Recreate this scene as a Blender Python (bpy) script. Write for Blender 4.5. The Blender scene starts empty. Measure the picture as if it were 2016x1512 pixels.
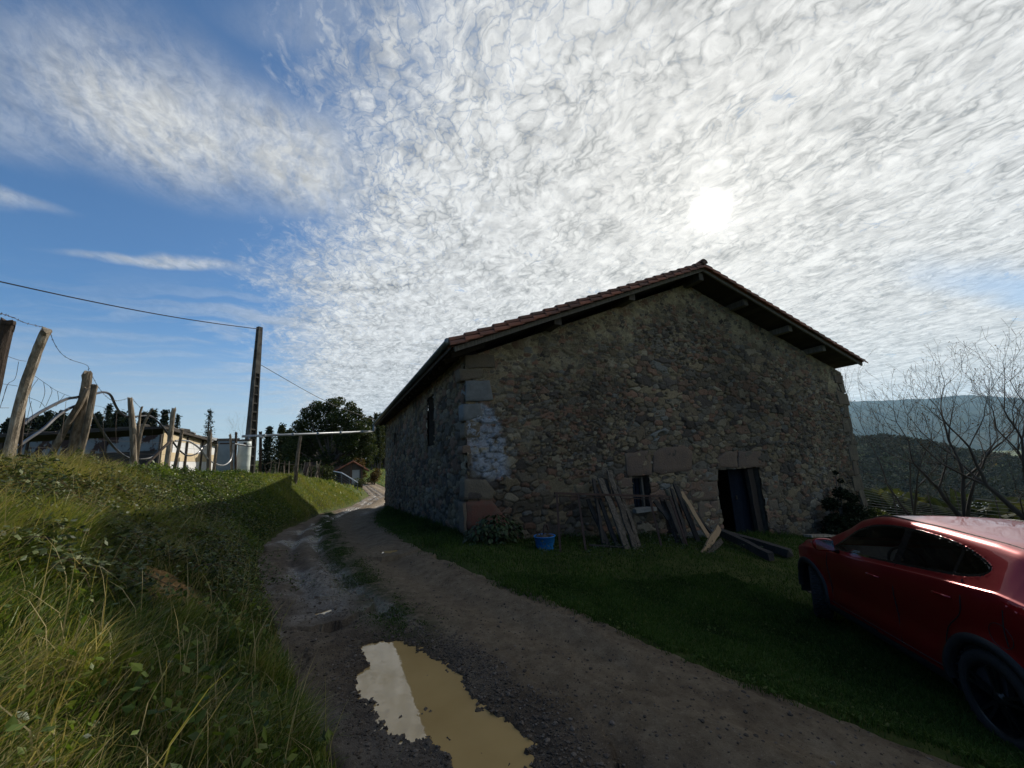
import bpy, bmesh, math, random
import numpy as np
from mathutils import Vector, Matrix
R = math.radians
rng = np.random.default_rng(7)
random.seed(7)
SC = bpy.context.scene
COL = SC.collection

# ---------------------------------------------------------------- camera
CAMH = 1.65
FPX = 765.0
MC = np.array([[0.9155703534979174, -0.03559281493028768, 0.40057967911644865],
               [-0.39972680467860056, -0.18989953770654924, 0.8967478169475936],
               [-0.04415211679109666, 0.9811581509135908, 0.188093789048678]])
cam = bpy.data.cameras.new('camera'); camo = bpy.data.objects.new('camera', cam); COL.objects.link(camo)
cam.sensor_width = 36; cam.lens = FPX / 2016 * 36; cam.clip_end = 30000; cam.clip_start = 0.05
m4 = Matrix.Identity(4)
for i in range(3):
    m4[i][0] = MC[i, 0]; m4[i][1] = MC[i, 1]; m4[i][2] = -MC[i, 2]
m4[2][3] = CAMH
camo.matrix_world = m4
SC.camera = camo

def ray(px, py):
    return MC @ np.array([px - 1008.0, -(py - 756.0), FPX])
def PY(px, py, y):
    d = ray(px, py); P = d * (y / d[1]); P[2] += CAMH; return P
def PX(px, py, x):
    d = ray(px, py); P = d * (x / d[0]); P[2] += CAMH; return P
def PZ(px, py, z):
    d = ray(px, py); P = d * ((z - CAMH) / d[2]); P[2] += CAMH; return P
def PD(px, py, dep):
    P = ray(px, py) / FPX * dep; P[2] += CAMH; return P

# ---------------------------------------------------------------- noise
def _h(ix, iy, s):
    v = np.sin(ix * 127.1 + iy * 311.7 + s * 74.7) * 43758.5453
    return v - np.floor(v)
def vn(x, y, s=0):
    x = np.asarray(x, float); y = np.asarray(y, float)
    ix = np.floor(x); iy = np.floor(y); fx = x - ix; fy = y - iy
    fx = fx * fx * (3 - 2 * fx); fy = fy * fy * (3 - 2 * fy)
    a = _h(ix, iy, s); b = _h(ix + 1, iy, s); c = _h(ix, iy + 1, s); d = _h(ix + 1, iy + 1, s)
    return (a + (b - a) * fx + (c - a) * fy + (a - b - c + d) * fx * fy) * 2 - 1
def fbm(x, y, s=0, o=4, g=.5):
    t = 0; a = 1; n = 0
    for k in range(o):
        t = t + a * vn(x * 2 ** k, y * 2 ** k, s + k * 13); n += a; a *= g
    return t / n
def sst(a, b, x):
    t = np.clip((np.asarray(x, float) - a) / (b - a), 0, 1); return t * t * (3 - 2 * t)

# ---------------------------------------------------------------- scene helpers
def link(name, me, parent=None, mat=None):
    o = bpy.data.objects.new(name, me); COL.objects.link(o)
    if parent is not None: o.parent = parent
    if mat is not None and me is not None:
        for m in (mat if isinstance(mat, (list, tuple)) else [mat]): me.materials.append(m)
    return o
def tag(o, label=None, cat=None, group=None, kind=None):
    if label: o['label'] = label
    if cat: o['category'] = cat
    if group: o['group'] = group
    if kind: o['kind'] = kind
    return o
def thing(name, label, cat, loc=(0, 0, 0), group=None):
    o = bpy.data.objects.new(name, None); COL.objects.link(o); o.location = loc
    o.empty_display_size = .2
    return tag(o, label, cat, group)

def npmesh(name, V, F, mat=None, parent=None, smooth=False, fattr=None, cattr=None, org=None):
    """V (n,3); F an (m,k) int array or a list of such arrays."""
    V = np.asarray(V, float)
    if parent is not None:
        V = V - np.array(parent.location)
    Fs = F if isinstance(F, list) else [F]
    Fs = [np.asarray(f, np.int32) for f in Fs if len(f)]
    me = bpy.data.meshes.new(name)
    me.vertices.add(len(V)); me.vertices.foreach_set('co', V.astype(np.float32).ravel())
    nl = sum(f.size for f in Fs); npol = sum(len(f) for f in Fs)
    me.loops.add(nl); me.polygons.add(npol)
    me.loops.foreach_set('vertex_index', np.concatenate([f.ravel() for f in Fs]))
    st = []; tot = []; c = 0
    for f in Fs:
        k = f.shape[1]; st.append(c + np.arange(len(f)) * k); tot.append(np.full(len(f), k)); c += f.size
    me.polygons.foreach_set('loop_start', np.concatenate(st).astype(np.int32))
    me.polygons.foreach_set('loop_total', np.concatenate(tot).astype(np.int32))
    me.update(calc_edges=True)
    me.polygons.foreach_set('use_smooth', np.full(npol, bool(smooth)))
    for k, a in (fattr or {}).items():
        at = me.attributes.new(k, 'FLOAT', 'POINT'); at.data.foreach_set('value', np.asarray(a, np.float32))
    for k, a in (cattr or {}).items():
        at = me.attributes.new(k, 'FLOAT_COLOR', 'POINT')
        a = np.asarray(a, np.float32)
        if a.shape[1] == 3: a = np.c_[a, np.ones(len(a), np.float32)]
        at.data.foreach_set('color', a.ravel())
    return link(name, me, parent, mat)

def gridfaces(nu, nv):
    i = np.arange(nu - 1)[:, None] * nv + np.arange(nv - 1)[None, :]
    return np.stack([i, i + nv, i + nv + 1, i + 1], -1).reshape(-1, 4)

class MB:
    """collects shapes, builds one mesh"""
    def __init__(s): s.V = []; s.F = {}; s.n = 0; s.T = []
    def add(s, V, F, tint=None):
        V = np.asarray(V, float)
        for f in F:
            s.F.setdefault(len(f), []).append([i + s.n for i in f])
        s.V.append(V); s.n += len(V); s.T.append(np.full(len(V), random.random() if tint is None else tint))
        return s
    def box(s, c, size, rot=None, tint=None, jit=0):
        x, y, z = [q / 2 for q in size]
        V = np.array([[-x, -y, -z], [x, -y, -z], [x, y, -z], [-x, y, -z], [-x, -y, z], [x, -y, z], [x, y, z], [-x, y, z]])
        if jit: V = V + rng.uniform(-jit, jit, V.shape)
        if rot is not None: V = V @ np.asarray(rot).T
        return s.add(V + np.asarray(c), [(0, 3, 2, 1), (4, 5, 6, 7), (0, 1, 5, 4), (1, 2, 6, 5), (2, 3, 7, 6), (3, 0, 4, 7)], tint)
    def bar(s, a, b, w, h, up=(0, 0, 1), tint=None, seg=1, wob=0, taper=1):
        """rectangular bar from a to b, w across, h along up"""
        a = np.asarray(a, float); b = np.asarray(b, float)
        d = b - a; L = np.linalg.norm(d); d = d / L
        u = np.asarray(up, float); u = u - d * u.dot(d)
        if np.linalg.norm(u) < 1e-4: u = np.array([1, 0, 0]) - d * d[0]
        u /= np.linalg.norm(u); v = np.cross(d, u)
        V = []; F = []
        for k in range(seg + 1):
            t = k / seg; c = a + d * L * t; f = 1 + (taper - 1) * t
            if 0 < k < seg and wob: c = c + v * rng.uniform(-wob, wob) + u * rng.uniform(-wob, wob)
            j = (lambda: 1 + (rng.uniform(-.12, .12) if wob else 0))
            for sx, sy in ((-1, -1), (1, -1), (1, 1), (-1, 1)):
                V.append(c + v * sx * w / 2 * f * j() + u * sy * h / 2 * f * j() + (d * rng.uniform(-.3, .3) * w if wob and k in (0, seg) else 0))
        for k in range(seg):
            q = k * 4
            for i in range(4):
                F.append((q + i, q + (i + 1) % 4, q + 4 + (i + 1) % 4, q + 4 + i))
        F.append((3, 2, 1, 0)); q = seg * 4; F.append((q, q + 1, q + 2, q + 3))
        return s.add(V, F, tint)
    def tube(s, pts, r, n=8, caps=True, tint=None, rough=0):
        pts = np.asarray(pts, float); m = len(pts)
        r = np.full(m, r) if np.isscalar(r) else np.asarray(r, float)
        tan = np.gradient(pts, axis=0); tan /= np.linalg.norm(tan, axis=1)[:, None] + 1e-9
        u = np.cross(tan[0], [0, 0, 1.0]);
        if np.linalg.norm(u) < .1: u = np.cross(tan[0], [1.0, 0, 0])
        V = []
        ang = np.arange(n) * 2 * np.pi / n
        rr = 1 + (rng.uniform(-rough, rough, n) if rough else np.zeros(n))
        for k in range(m):
            u = u - tan[k] * u.dot(tan[k]); u /= np.linalg.norm(u) + 1e-9; v = np.cross(tan[k], u)
            rk = r[k] * rr * (1 + (rng.uniform(-rough, rough, n) * .5 if rough else 0))
            V.append(pts[k] + (np.cos(ang) * rk)[:, None] * u + (np.sin(ang) * rk)[:, None] * v)
        V = np.concatenate(V); F = []
        for k in range(m - 1):
            for i in range(n):
                j = (i + 1) % n
                F.append((k * n + i, k * n + j, k * n + n + j, k * n + n + i))
        if caps:
            F.append(tuple(range(n - 1, -1, -1))); F.append(tuple((m - 1) * n + i for i in range(n)))
        return s.add(V, F, tint)
    def lathe(s, prof, c, n=24, axis=None, tint=None):
        prof = np.asarray(prof, float); ang = np.arange(n) * 2 * np.pi / n
        V = np.stack([prof[:, 0][:, None] * np.cos(ang), prof[:, 0][:, None] * np.sin(ang), np.repeat(prof[:, 1][:, None], n, 1)], -1).reshape(-1, 3)
        if axis is not None: V = V @ np.asarray(axis, float)
        F = []
        for k in range(len(prof) - 1):
            for i in range(n):
                j = (i + 1) % n; F.append((k * n + i, k * n + j, k * n + n + j, k * n + n + i))
        return s.add(V + np.asarray(c), F, tint)
    def rock(s, c, r, sq=(1, 1, 1), tint=None):
        V = ICO * (1 + rng.uniform(-.22, .22, (len(ICO), 1))) * r * np.asarray(sq)
        a = rng.uniform(0, 6.28); ca, sa = math.cos(a), math.sin(a)
        V = V @ np.array([[ca, sa, 0], [-sa, ca, 0], [0, 0, 1]])
        return s.add(V + np.asarray(c), ICOF, tint)
    def prism(s, poly, y0, y1, tint=None, conv=lambda p, y: (p[0], y, p[1])):
        """polygon in (x,z), extruded from y0 (front) to y1"""
        n = len(poly)
        V = [conv(p, y0) for p in poly] + [conv(p, y1) for p in poly]
        F = [tuple(range(n)), tuple(range(2 * n - 1, n - 1, -1))] + [(i, i + n, (i + 1) % n + n, (i + 1) % n) for i in range(n)]
        return s.add(V, F, tint)
    def build(s, name, mat, parent=None, smooth=False, bevel=0):
        V = np.concatenate(s.V); F = [np.array(v) for v in s.F.values()]
        o = npmesh(name, V, F, mat, parent, smooth, fattr={'tint': np.concatenate(s.T)})
        if bevel:
            md = o.modifiers.new('bevel', 'BEVEL'); md.width = bevel; md.segments = 2; md.limit_method = 'ANGLE'
        return o
_bm = bmesh.new(); bmesh.ops.create_icosphere(_bm, subdivisions=1, radius=1)
ICO = np.array([v.co[:] for v in _bm.verts]); ICOF = [tuple(v.index for v in f.verts) for f in _bm.faces]
_bm.free()
def spline(pts, n=8):
    """Catmull-Rom through pts"""
    P = [np.asarray(p, float) for p in pts]; P = [2 * P[0] - P[1]] + P + [2 * P[-1] - P[-2]]
    out = []
    for i in range(1, len(P) - 2):
        for k in range(n):
            t = k / n
            out.append(.5 * ((2 * P[i]) + (-P[i - 1] + P[i + 1]) * t + (2 * P[i - 1] - 5 * P[i] + 4 * P[i + 1] - P[i + 2]) * t * t + (-P[i - 1] + 3 * P[i] - 3 * P[i + 1] + P[i + 2]) * t ** 3))
    out.append(P[-2]); return np.array(out)

# ---------------------------------------------------------------- materials
class NT:
    def __init__(s, tree): s.t = tree; s.n = tree.nodes; s.l = tree.links
    def node(s, typ, **kw):
        nd = s.n.new(typ)
        for k, v in kw.items():
            if k.startswith('i_'):
                key = k[2:]; key = int(key) if key.isdigit() else key
                s.put(nd.inputs[key], v)
            else: setattr(nd, k, v)
        return nd
    def put(s, sock, v):
        if isinstance(v, bpy.types.NodeSocket): s.l.new(v, sock)
        elif isinstance(v, (tuple, list)) and sock.type == 'RGBA' and len(v) == 3: sock.default_value = (*v, 1)
        else: sock.default_value = v
    def m(s, op, a, b=0.0, c=0.0, clamp=False):
        nd = s.n.new('ShaderNodeMath'); nd.operation = op; nd.use_clamp = clamp
        for i, v in enumerate((a, b, c)): s.put(nd.inputs[i], v)
        return nd.outputs[0]
    def ss(s, a, b, x):
        nd = s.n.new('ShaderNodeMapRange'); nd.interpolation_type = 'SMOOTHSTEP'
        for k, v in (('Value', x), ('From Min', a), ('From Max', b)): s.put(nd.inputs[k], v)
        return nd.outputs[0]
    def mix(s, f, a, b, mode='MIX'):
        nd = s.n.new('ShaderNodeMix'); nd.data_type = 'RGBA'; nd.blend_type = mode
        s.put(nd.inputs['Factor'], f); s.put(nd.inputs[6], a); s.put(nd.inputs[7], b); return nd.outputs[2]
    def noise(s, scale, vec=None, detail=3, rough=.5, dist=0):
        nd = s.n.new('ShaderNodeTexNoise'); nd.inputs['Scale'].default_value = scale; nd.inputs['Detail'].default_value = detail
        nd.inputs['Roughness'].default_value = rough; nd.inputs['Distortion'].default_value = dist
        if vec is not None: s.l.new(vec, nd.inputs['Vector'])
        return nd.outputs['Fac']
    def ramp(s, f, stops):
        nd = s.n.new('ShaderNodeValToRGB'); e = nd.color_ramp.elements
        while len(e) < len(stops): e.new(.5)
        for q, (p, c) in zip(e, stops): q.position = p; q.color = (*c, 1)
        s.put(nd.inputs[0], f); return nd.outputs[0]
    def attr(s, name, col=False):
        nd = s.n.new('ShaderNodeAttribute'); nd.attribute_name = name; return nd.outputs['Color' if col else 'Fac']

def newmat(name):
    m = bpy.data.materials.new(name); m.use_nodes = True
    t = NT(m.node_tree); b = m.node_tree.nodes['Principled BSDF']
    return m, t, b
def mat(name, stops, scale=4, rough=.8, bump=.3, bscale=30, metal=0, tintw=.5, stretch=None, spec=.3, coat=0, detail=4):
    """noise + per-piece tint into a colour ramp, with a bump"""
    m, t, b = newmat(name)
    tc = t.n.new('ShaderNodeTexCoord').outputs['Object']
    if stretch:
        mp = t.n.new('ShaderNodeMapping'); mp.inputs['Scale'].default_value = stretch; t.l.new(tc, mp.inputs[0]); tc = mp.outputs[0]
    if len(stops) == 1: stops = [(0, stops[0]), (1, tuple(c * .75 for c in stops[0]))]
    elif not isinstance(stops[0][1], (tuple, list)): stops = [(i / (len(stops) - 1), c) for i, c in enumerate(stops)]
    n = t.noise(scale, tc, detail, .6)
    f = t.m('ADD', t.m('MULTIPLY', t.ss(.3, .7, n), 1 - tintw), t.m('MULTIPLY', t.attr('tint'), tintw))
    t.put(b.inputs['Base Color'], t.ramp(f, stops))
    b.inputs['Roughness'].default_value = rough; b.inputs['Metallic'].default_value = metal
    b.inputs['Specular IOR Level'].default_value = spec; b.inputs['Coat Weight'].default_value = coat
    if bump:
        bp = t.n.new('ShaderNodeBump'); bp.inputs['Strength'].default_value = bump; bp.inputs['Distance'].default_value = .02
        t.l.new(t.noise(bscale, tc, 4, .6), bp.inputs['Height']); t.l.new(bp.outputs[0], b.inputs['Normal'])
    return m
def leafmat(name, stops, trans=.35, rough=.5, spec=.25):
    m, t, b = newmat(name)
    c = t.ramp(t.attr('tint'), stops)
    t.put(b.inputs['Base Color'], c); b.inputs['Roughness'].default_value = rough; b.inputs['Specular IOR Level'].default_value = spec
    tr = t.n.new('ShaderNodeBsdfTranslucent'); t.l.new(t.mix(1.0, c, (1.0, 1.0, .55), 'MULTIPLY'), tr.inputs['Color'])
    mx = t.n.new('ShaderNodeMixShader'); mx.inputs[0].default_value = trans
    t.l.new(b.outputs[0], mx.inputs[1]); t.l.new(tr.outputs[0], mx.inputs[2])
    t.l.new(mx.outputs[0], m.node_tree.nodes['Material Output'].inputs['Surface'])
    return m
# ---------------------------------------------------------------- ground shape
def azof(px, py=860):
    d = ray(px, py); return math.degrees(math.atan2(d[0], d[1]))
def el(px, py):
    d = ray(px, py); return d[2] / math.hypot(d[0], d[1])
I = np.interp
def zroad(y): return I(y, [-20, 9, 12, 18, 25, 34, 50, 70, 120, 200, 400], [0, 0, -.1, -.4, -.62, -.75, -.72, -.1, 3.2, 6, 8])
def xl(y): return I(y, [-20, 0, 2.7, 3.4, 4.6, 6.4, 8.7, 11, 14.9, 21.2, 25, 34, 50, 90], [.9, .45, .05, -.15, -.42, -.85, -1.28, -1.5, -1.5, -.7, .75, 2.3, 2.4, -1])
def xrr(y): return I(y, [-20, 0, 1.5, 1.95, 2.45, 3.2, 4.3, 6.4, 9, 14, 18, 25, 34, 50, 90], [5.5, 4.8, 3.78, 3.42, 3.1, 2.78, 2.38, 1.85, 1.38, 1.15, 1.5, 3.1, 5.2, 5.0, 2])
def fside(x, y):
    k = sst(3.0, 7.5, y)
    return I(x, [2.3, 4.7, 6.2, 10, 19], [0, -.66, -.78, -1.1, -1.9]) * (1 - k) + I(x, [2.6, 4.0, 10.5, 18, 19], [0, -.18, -.83, -1.75, -1.9]) * k
def hcrest(y): return I(y, [-20, 0, 4, 8, 12, 17, 25, 33, 45], [2.0, 2.0, 1.85, 1.72, 1.66, 1.5, 1.05, .1, -.3])
def xcrest(y): return I(y, [-20, 0, 5, 9, 12, 17, 25, 33, 60], [-2.6, -2.7, -3.2, -3.5, -3.5, -2.9, -1.2, .9, .6])
HILL_PX = [(1500, 850), (1690, 862), (1730, 857), (1780, 862), (1850, 876), (1900, 886), (1960, 896), (2016, 904), (2150, 915)]
HILL_AZ = [azof(*p) for p in HILL_PX]; HILL_EL = [el(*p) for p in HILL_PX]
def H(x, y):
    x = np.asarray(x, float); y = np.asarray(y, float)
    zr = zroad(y); L = xl(y); Rr = xrr(y); xc = xcrest(y); hc = hcrest(y)
    n1 = fbm(x * .9, y * .9, 3, 3)
    d = L - x; w = L - xc; t = d / w
    tt = np.clip(t, 0, 1); S = tt ** .85; S = S * (1 - .25 * tt * (1 - tt) * 2)
    zl = zr + (hc - zr) * S + n1 * .13 * sst(.08, .4, t)
    zl = zl - np.minimum(.35, .14 * np.maximum(d - w, 0)) * (t > 1) - .012 * np.clip(d - w, 0, 60)
    # right side
    k = sst(3.0, 7.5, y)
    fA = I(x, [2.3, 4.7, 6.2, 10, 19], [0, -.66, -.78, -1.1, -1.9])
    fB = I(x, [2.6, 4.0, 10.5, 18, 19], [0, -.18, -.83, -1.75, -1.9])
    f = fA * (1 - k) + fB * k - .28 * np.clip(x - 19, 0, 90) - .12 * np.clip(x - 109, 0, 160)
    zrr = zr * (1 - sst(6, 19, x)) + f * (1 - .75 * sst(30, 90, y) * sst(25, 5, x)) + fbm(x * .7, y * .7, 9, 3) * .035
    z = np.where(x < L, zl, np.where(x > Rr, zrr + 0 * zr, zr + np.where(x > 2.3, f, 0)))
    far = np.hypot(x, y); z = z + fbm(x * .02, y * .02, 5, 3) * 2.0 * sst(60, 200, far)
    az = np.degrees(np.arctan2(x, y))
    top = CAMH + 620 * np.interp(az, HILL_AZ, HILL_EL) - 7
    hb = np.exp(-((far - 620) / 170) ** 2) * sst(48, 58, az)
    z = z * (1 - hb) + top * hb
    z = np.where((az > 55) & (far > 700), np.minimum(z, -20 - (far - 700) * .02), z)
    return z
def hit(px, py, dz=0.0):
    """where the pixel's ray meets the ground"""
    d = ray(px, py) / FPX; t = np.concatenate([np.arange(.6, 30, .02), np.arange(30, 400, .3)])
    P = t[:, None] * d[None, :]; P[:, 2] += CAMH
    g = P[:, 2] - H(P[:, 0], P[:, 1]) - dz
    i = np.argmax(g < 0) if (g < 0).any() else len(t) - 1
    return P[i]
def onground(x, y, dz=0): return np.array([x, y, float(H(x, y)) + dz])

# puddles: polygon (x,y)
def polysd(poly, x, y):
    poly = np.asarray(poly); x = np.asarray(x, float); y = np.asarray(y, float)
    d = np.full(x.shape, 1e9); ins = np.zeros(x.shape, bool)
    for i in range(len(poly)):
        a = poly[i]; b = poly[(i + 1) % len(poly)]; e = b - a
        t = np.clip(((x - a[0]) * e[0] + (y - a[1]) * e[1]) / (e @ e), 0, 1)
        d = np.minimum(d, np.hypot(x - a[0] - t * e[0], y - a[1] - t * e[1]))
        c = ((a[1] > y) != (b[1] > y)) & (x < (b[0] - a[0]) * (y - a[1]) / (b[1] - a[1] + 1e-12) + a[0])
        ins ^= c
    return np.where(ins, -d, d)
PUD = [PZ(*p, -.03)[:2] for p in [(712, 1274), (748, 1266), (785, 1264), (850, 1292), (905, 1335), (945, 1400), (1018, 1440), (1052, 1505), (1060, 1600),
       (960, 1640), (900, 1512), (850, 1455), (805, 1458), (770, 1440), (740, 1415), (735, 1385), (706, 1362), (705, 1330), (728, 1312), (716, 1296)]]
def ell(px, py, rx, ry, a=0):
    c = PZ(px, py, -.02)[:2]; t = np.linspace(0, 2 * np.pi, 14)[:-1]
    q = np.stack([rx * np.cos(t) * (1 + .25 * np.sin(3 * t)), ry * np.sin(t)], 1); ca, sa = math.cos(a), math.sin(a)
    return list(q @ np.array([[ca, sa], [-sa, ca]]) + c)
PUDS = [(PUD, -.024), (ell(765, 1087, .17, .13), -.02), (ell(640, 1206, .08, .05, .4), -.02)]
STRIP = np.array([[-.35, 14.5], [-.2, 12], [-.1, 10.2], [.18, 7.7], [.52, 5.3], [.8, 4.2]])
def stripx(y): return I(y, STRIP[::-1, 1], STRIP[::-1, 0])

def roadz(x, y):
    zr = zroad(y); L = xl(y); Rr = xrr(y); W = Rr - L; u = (x - L) / W
    z = zr + 0 * x
    near = sst(16, 6, y)
    for c, dp, wd in ((.2, .085, .06), (.39, .055, .045), (.74, .06, .09)):
        z = z - dp * np.exp(-((u - c + .02 * vn(y * .5, y * 0, 4)) / wd) ** 2)
    z = z + .02 * np.exp(-((x - stripx(y)) / .22) ** 2) * sst(3.8, 5, y)
    left = sst(.6, .25, u)
    z = z + fbm(x * 2.2, y * 1.1, 11, 3) * .018 + fbm(x * 12, y * 9, 12, 3) * (.007 + .009 * left) + fbm(x * 40, y * 36, 13, 2) * (.0045 + .004 * left) * near
    # tyre-lug marks at the left edge
    z = z + .014 * np.sin(y * 42 + x * 16) * np.exp(-((u - .08) / .06) ** 2) * near * (.5 + .5 * vn(x * 3, y * 3, 8))
    ridge = np.exp(-((u - .16) / .02) ** 2) * .022 + np.exp(-((u - .9) / .03) ** 2) * .012
    z = z + ridge * (.6 + .4 * vn(y * 4, x, 2))
    for poly, wz in PUDS:
        sd = polysd(poly, x, y) + fbm(x * 9, y * 9, 21, 3) * .05 + fbm(x * 30, y * 30, 22, 2) * .02
        t = sst(-.12, .16, sd)
        small = 1 if wz < -.022 else .6
        zi = wz - .035 * small; zo = np.maximum(z, wz + .012 + .03 * sst(0, .3, sd))
        zin = zi + np.maximum(0, fbm(x * 14, y * 14, 23, 3) - .25) * .1
        z = np.where(sd < .45, zin * (1 - t) + zo * t, z)
        z = np.where((sd > -.0) & (sd < .2), np.maximum(z, wz + .004 + .02 * (fbm(x * 34, y * 34, 25, 2) + .25)), z)
    # dip under the verge at both sides
    e = np.minimum(u, 1 - u) * W + fbm(x * 2.5, y * 2.5, 31, 3) * .16
    z = z - .22 * sst(.03, -.16, e)
    # follow the cross slope at the right
    z = z + np.where(x > 2.3, fside(x, y), 0)
    lug = np.exp(-((u - .945) / .028) ** 2) * sst(8, 4, y)
    z = z + lug * (.016 * np.sin(y * 46 - x * 30) * (.5 + .5 * vn(x * 3, y * 3, 18)) - .012)
    return z
def groundz(x, y):
    z = H(x, y); L = xl(y); Rr = xrr(y); e = np.minimum(x - L, Rr - x)
    e = np.where(y > 60, -1, e)
    return z - .12 * sst(-.05, .12, e) + fbm(x * 5, y * 5, 6, 3) * .02 * sst(40, 20, np.hypot(x, y))

def axis(lo, hi, c0, c1, step, grow=1.09):
    a = list(np.arange(c0, c1 + step / 2, step)); s = step; v = c1
    while v < hi: s *= grow; v += s; a.append(v)
    s = step; v = c0; b = []
    while v > lo: s *= grow; v -= s; b.append(v)
    return np.array(b[::-1] + a)
gx = axis(-3000, 6000, -7, 8, .1, 1.085); gy = axis(-2500, 6000, -2.5, 16, .1, 1.085)
X, Y = np.meshgrid(gx, gy, indexing='ij'); Xf = X.ravel(); Yf = Y.ravel()
Z = groundz(Xf, Yf)
EARTH = [(hit(318, 1160), .36), (hit(300, 1140), .3), (hit(345, 1195), .32)]
er = np.zeros(len(Xf))
for c, r in EARTH:
    er = np.maximum(er, sst(1.2, .5, np.sqrt((Xf - c[0]) ** 2 + (Yf - c[1]) ** 2 + (Z - c[2]) ** 2) / r + fbm(Xf * 4, Yf * 4, 41) * .35))
Z = Z + er * (.05 + .09 * fbm(Xf * 7, Yf * 7, 43, 3))
M_ground, t, b = newmat('turf')
tc = t.n.new('ShaderNodeTexCoord').outputs['Object']
c1 = t.ramp(t.noise(.9, tc, 6, .7), [(.3, (.028, .034, .012)), (.5, (.052, .068, .017)), (.7, (.09, .09, .03))])
cf = t.ramp(t.noise(.03, tc, 5, .65), [(.35, (.035, .05, .016)), (.55, (.07, .10, .022)), (.7, (.09, .09, .035))])
cd = t.n.new('ShaderNodeVectorMath'); cd.operation = 'LENGTH'; t.l.new(tc, cd.inputs[0])
c2 = t.mix(t.ss(25, 60, cd.outputs['Value']), c1, cf)
ce = t.ramp(t.noise(22, tc, 5, .7), [(.3, (.09, .045, .018)), (.5, (.28, .155, .06)), (.7, (.38, .235, .11))])
t.put(b.inputs['Base Color'], t.mix(t.attr('earth'), c2, ce)); b.inputs['Roughness'].default_value = .95; b.inputs['Specular IOR Level'].default_value = .1
bp = t.n.new('ShaderNodeBump'); bp.inputs['Strength'].default_value = .8; bp.inputs['Distance'].default_value = .04
t.l.new(t.noise(18, tc, 6, .75), bp.inputs['Height']); t.l.new(bp.outputs[0], b.inputs['Normal'])
o = npmesh('ground', np.c_[Xf, Yf, Z], gridfaces(len(gx), len(gy)), M_ground, smooth=True, fattr={'earth': er})
tag(o, kind='structure')

# ---------------------------------------------------------------- track
ys = [-1.0]
while ys[-1] < 58: ys.append(ys[-1] + max(.016, .0022 * abs(ys[-1]) ** 1.35))
ys = np.array(ys); us = np.linspace(-.12, 1.12, 190)
U, YY = np.meshgrid(us, ys, indexing='ij'); U = U.ravel(); YY = YY.ravel()
XX = xl(YY) + U * (xrr(YY) - xl(YY)); ZZ = roadz(XX, YY)
leftw = sst(.62, .35, U)
wet = np.clip(leftw * (.35 + .9 * fbm(XX * 1.4, YY * .7, 51, 4)) + .55 * np.exp(-((U - .36) / .07) ** 2) * leftw * (.5 + fbm(XX * 3, YY * 2, 55, 3)) * sst(3.9, 5, YY), 0, 1)
wet = np.maximum(wet, .9 * np.exp(-((U - .42) / .05) ** 2) * sst(3.9, 4.8, YY) * sst(12, 8, YY) * np.clip(.55 + fbm(XX * 2, YY * 1.2, 56, 3), 0, 1))
wet = np.maximum(wet, sst(15, 20, YY) * np.clip(.5 + .8 * fbm(XX, YY * .4, 57, 3), 0, 1) * np.exp(-((U - .75) / .16) ** 2))
sdp = polysd(PUD, XX, YY); rim = sst(.5, .05, sdp) * sst(-.3, 0, sdp)
dark = np.clip(.55 * leftw + .75 * rim * (.6 + .8 * fbm(XX * 4, YY * 4, 58, 3)) + .3 * fbm(XX * 2.2, YY * 1.6, 59, 4), 0, 1)
dark = np.clip(dark + .8 * np.exp(-((U - .945) / .03) ** 2) * sst(9, 4, YY) * np.clip(.6 + fbm(XX * 3, YY * 3, 64, 3), 0, 1), 0, 1)
rutm = (np.exp(-((U - .20) / .055) ** 2) + np.exp(-((U - .39) / .045) ** 2)) * sst(4.0, 5.2, YY)
dark = np.clip(dark + .45 * rutm, 0, 1); wet = np.clip(wet + .55 * rutm * np.clip(.55 + 1.1 * fbm(XX * 2.5, YY * .9, 65, 3), 0, 1), 0, 1)
strip = np.exp(-((XX - stripx(YY)) / .26) ** 2) * sst(3.6, 4.6, YY)
M_road, t, b = newmat('packed dirt')
tc = t.n.new('ShaderNodeTexCoord').outputs['Object']
n = t.noise(7, tc, 8, .75); n2 = t.noise(60, tc, 4, .7)
dry = t.ramp(n, [(.25, (.105, .078, .05)), (.5, (.20, .152, .10)), (.75, (.29, .23, .155))])
mud = t.ramp(n, [(.25, (.035, .026, .019)), (.5, (.088, .066, .047)), (.75, (.16, .125, .092))])
c = t.mix(t.attr('dark'), dry, mud)
c = t.mix(t.m('MULTIPLY', t.ss(.5, .7, t.noise(2.2, tc, 5, .65)), .45), c, (.075, .052, .034))
c = t.mix(t.ss(.60, .70, n2), c, t.mix(.7, c, (.33, .28, .21)))
c = t.mix(t.m('MULTIPLY', t.ss(.45, .3, n2), .6), c, (.02, .015, .011))
c = t.mix(t.m('MULTIPLY', t.attr('strip'), t.ss(.34, .56, t.noise(9, tc, 4, .7))), c, (.035, .045, .014))
c = t.mix(t.m('MULTIPLY', t.ss(.55, .68, t.noise(3.2, tc, 6, .7)), .35), c, (.33, .27, .19))
t.put(b.inputs['Base Color'], c)
rg = t.m('SUBTRACT', .95, t.m('MULTIPLY', t.ss(.45, .9, t.m('MULTIPLY', t.attr('wet'), t.m('ADD', .45, n))), .68))
t.put(b.inputs['Roughness'], rg); t.put(b.inputs['Specular IOR Level'], t.m('ADD', .12, t.m('MULTIPLY', t.attr('wet'), .75)))
bp = t.n.new('ShaderNodeBump'); bp.inputs['Strength'].default_value = 1.0; bp.inputs['Distance'].default_value = .02
t.l.new(t.m('ADD', n2, t.noise(160, tc, 3, .7)), bp.inputs['Height']); t.l.new(bp.outputs[0], b.inputs['Normal'])
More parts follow.
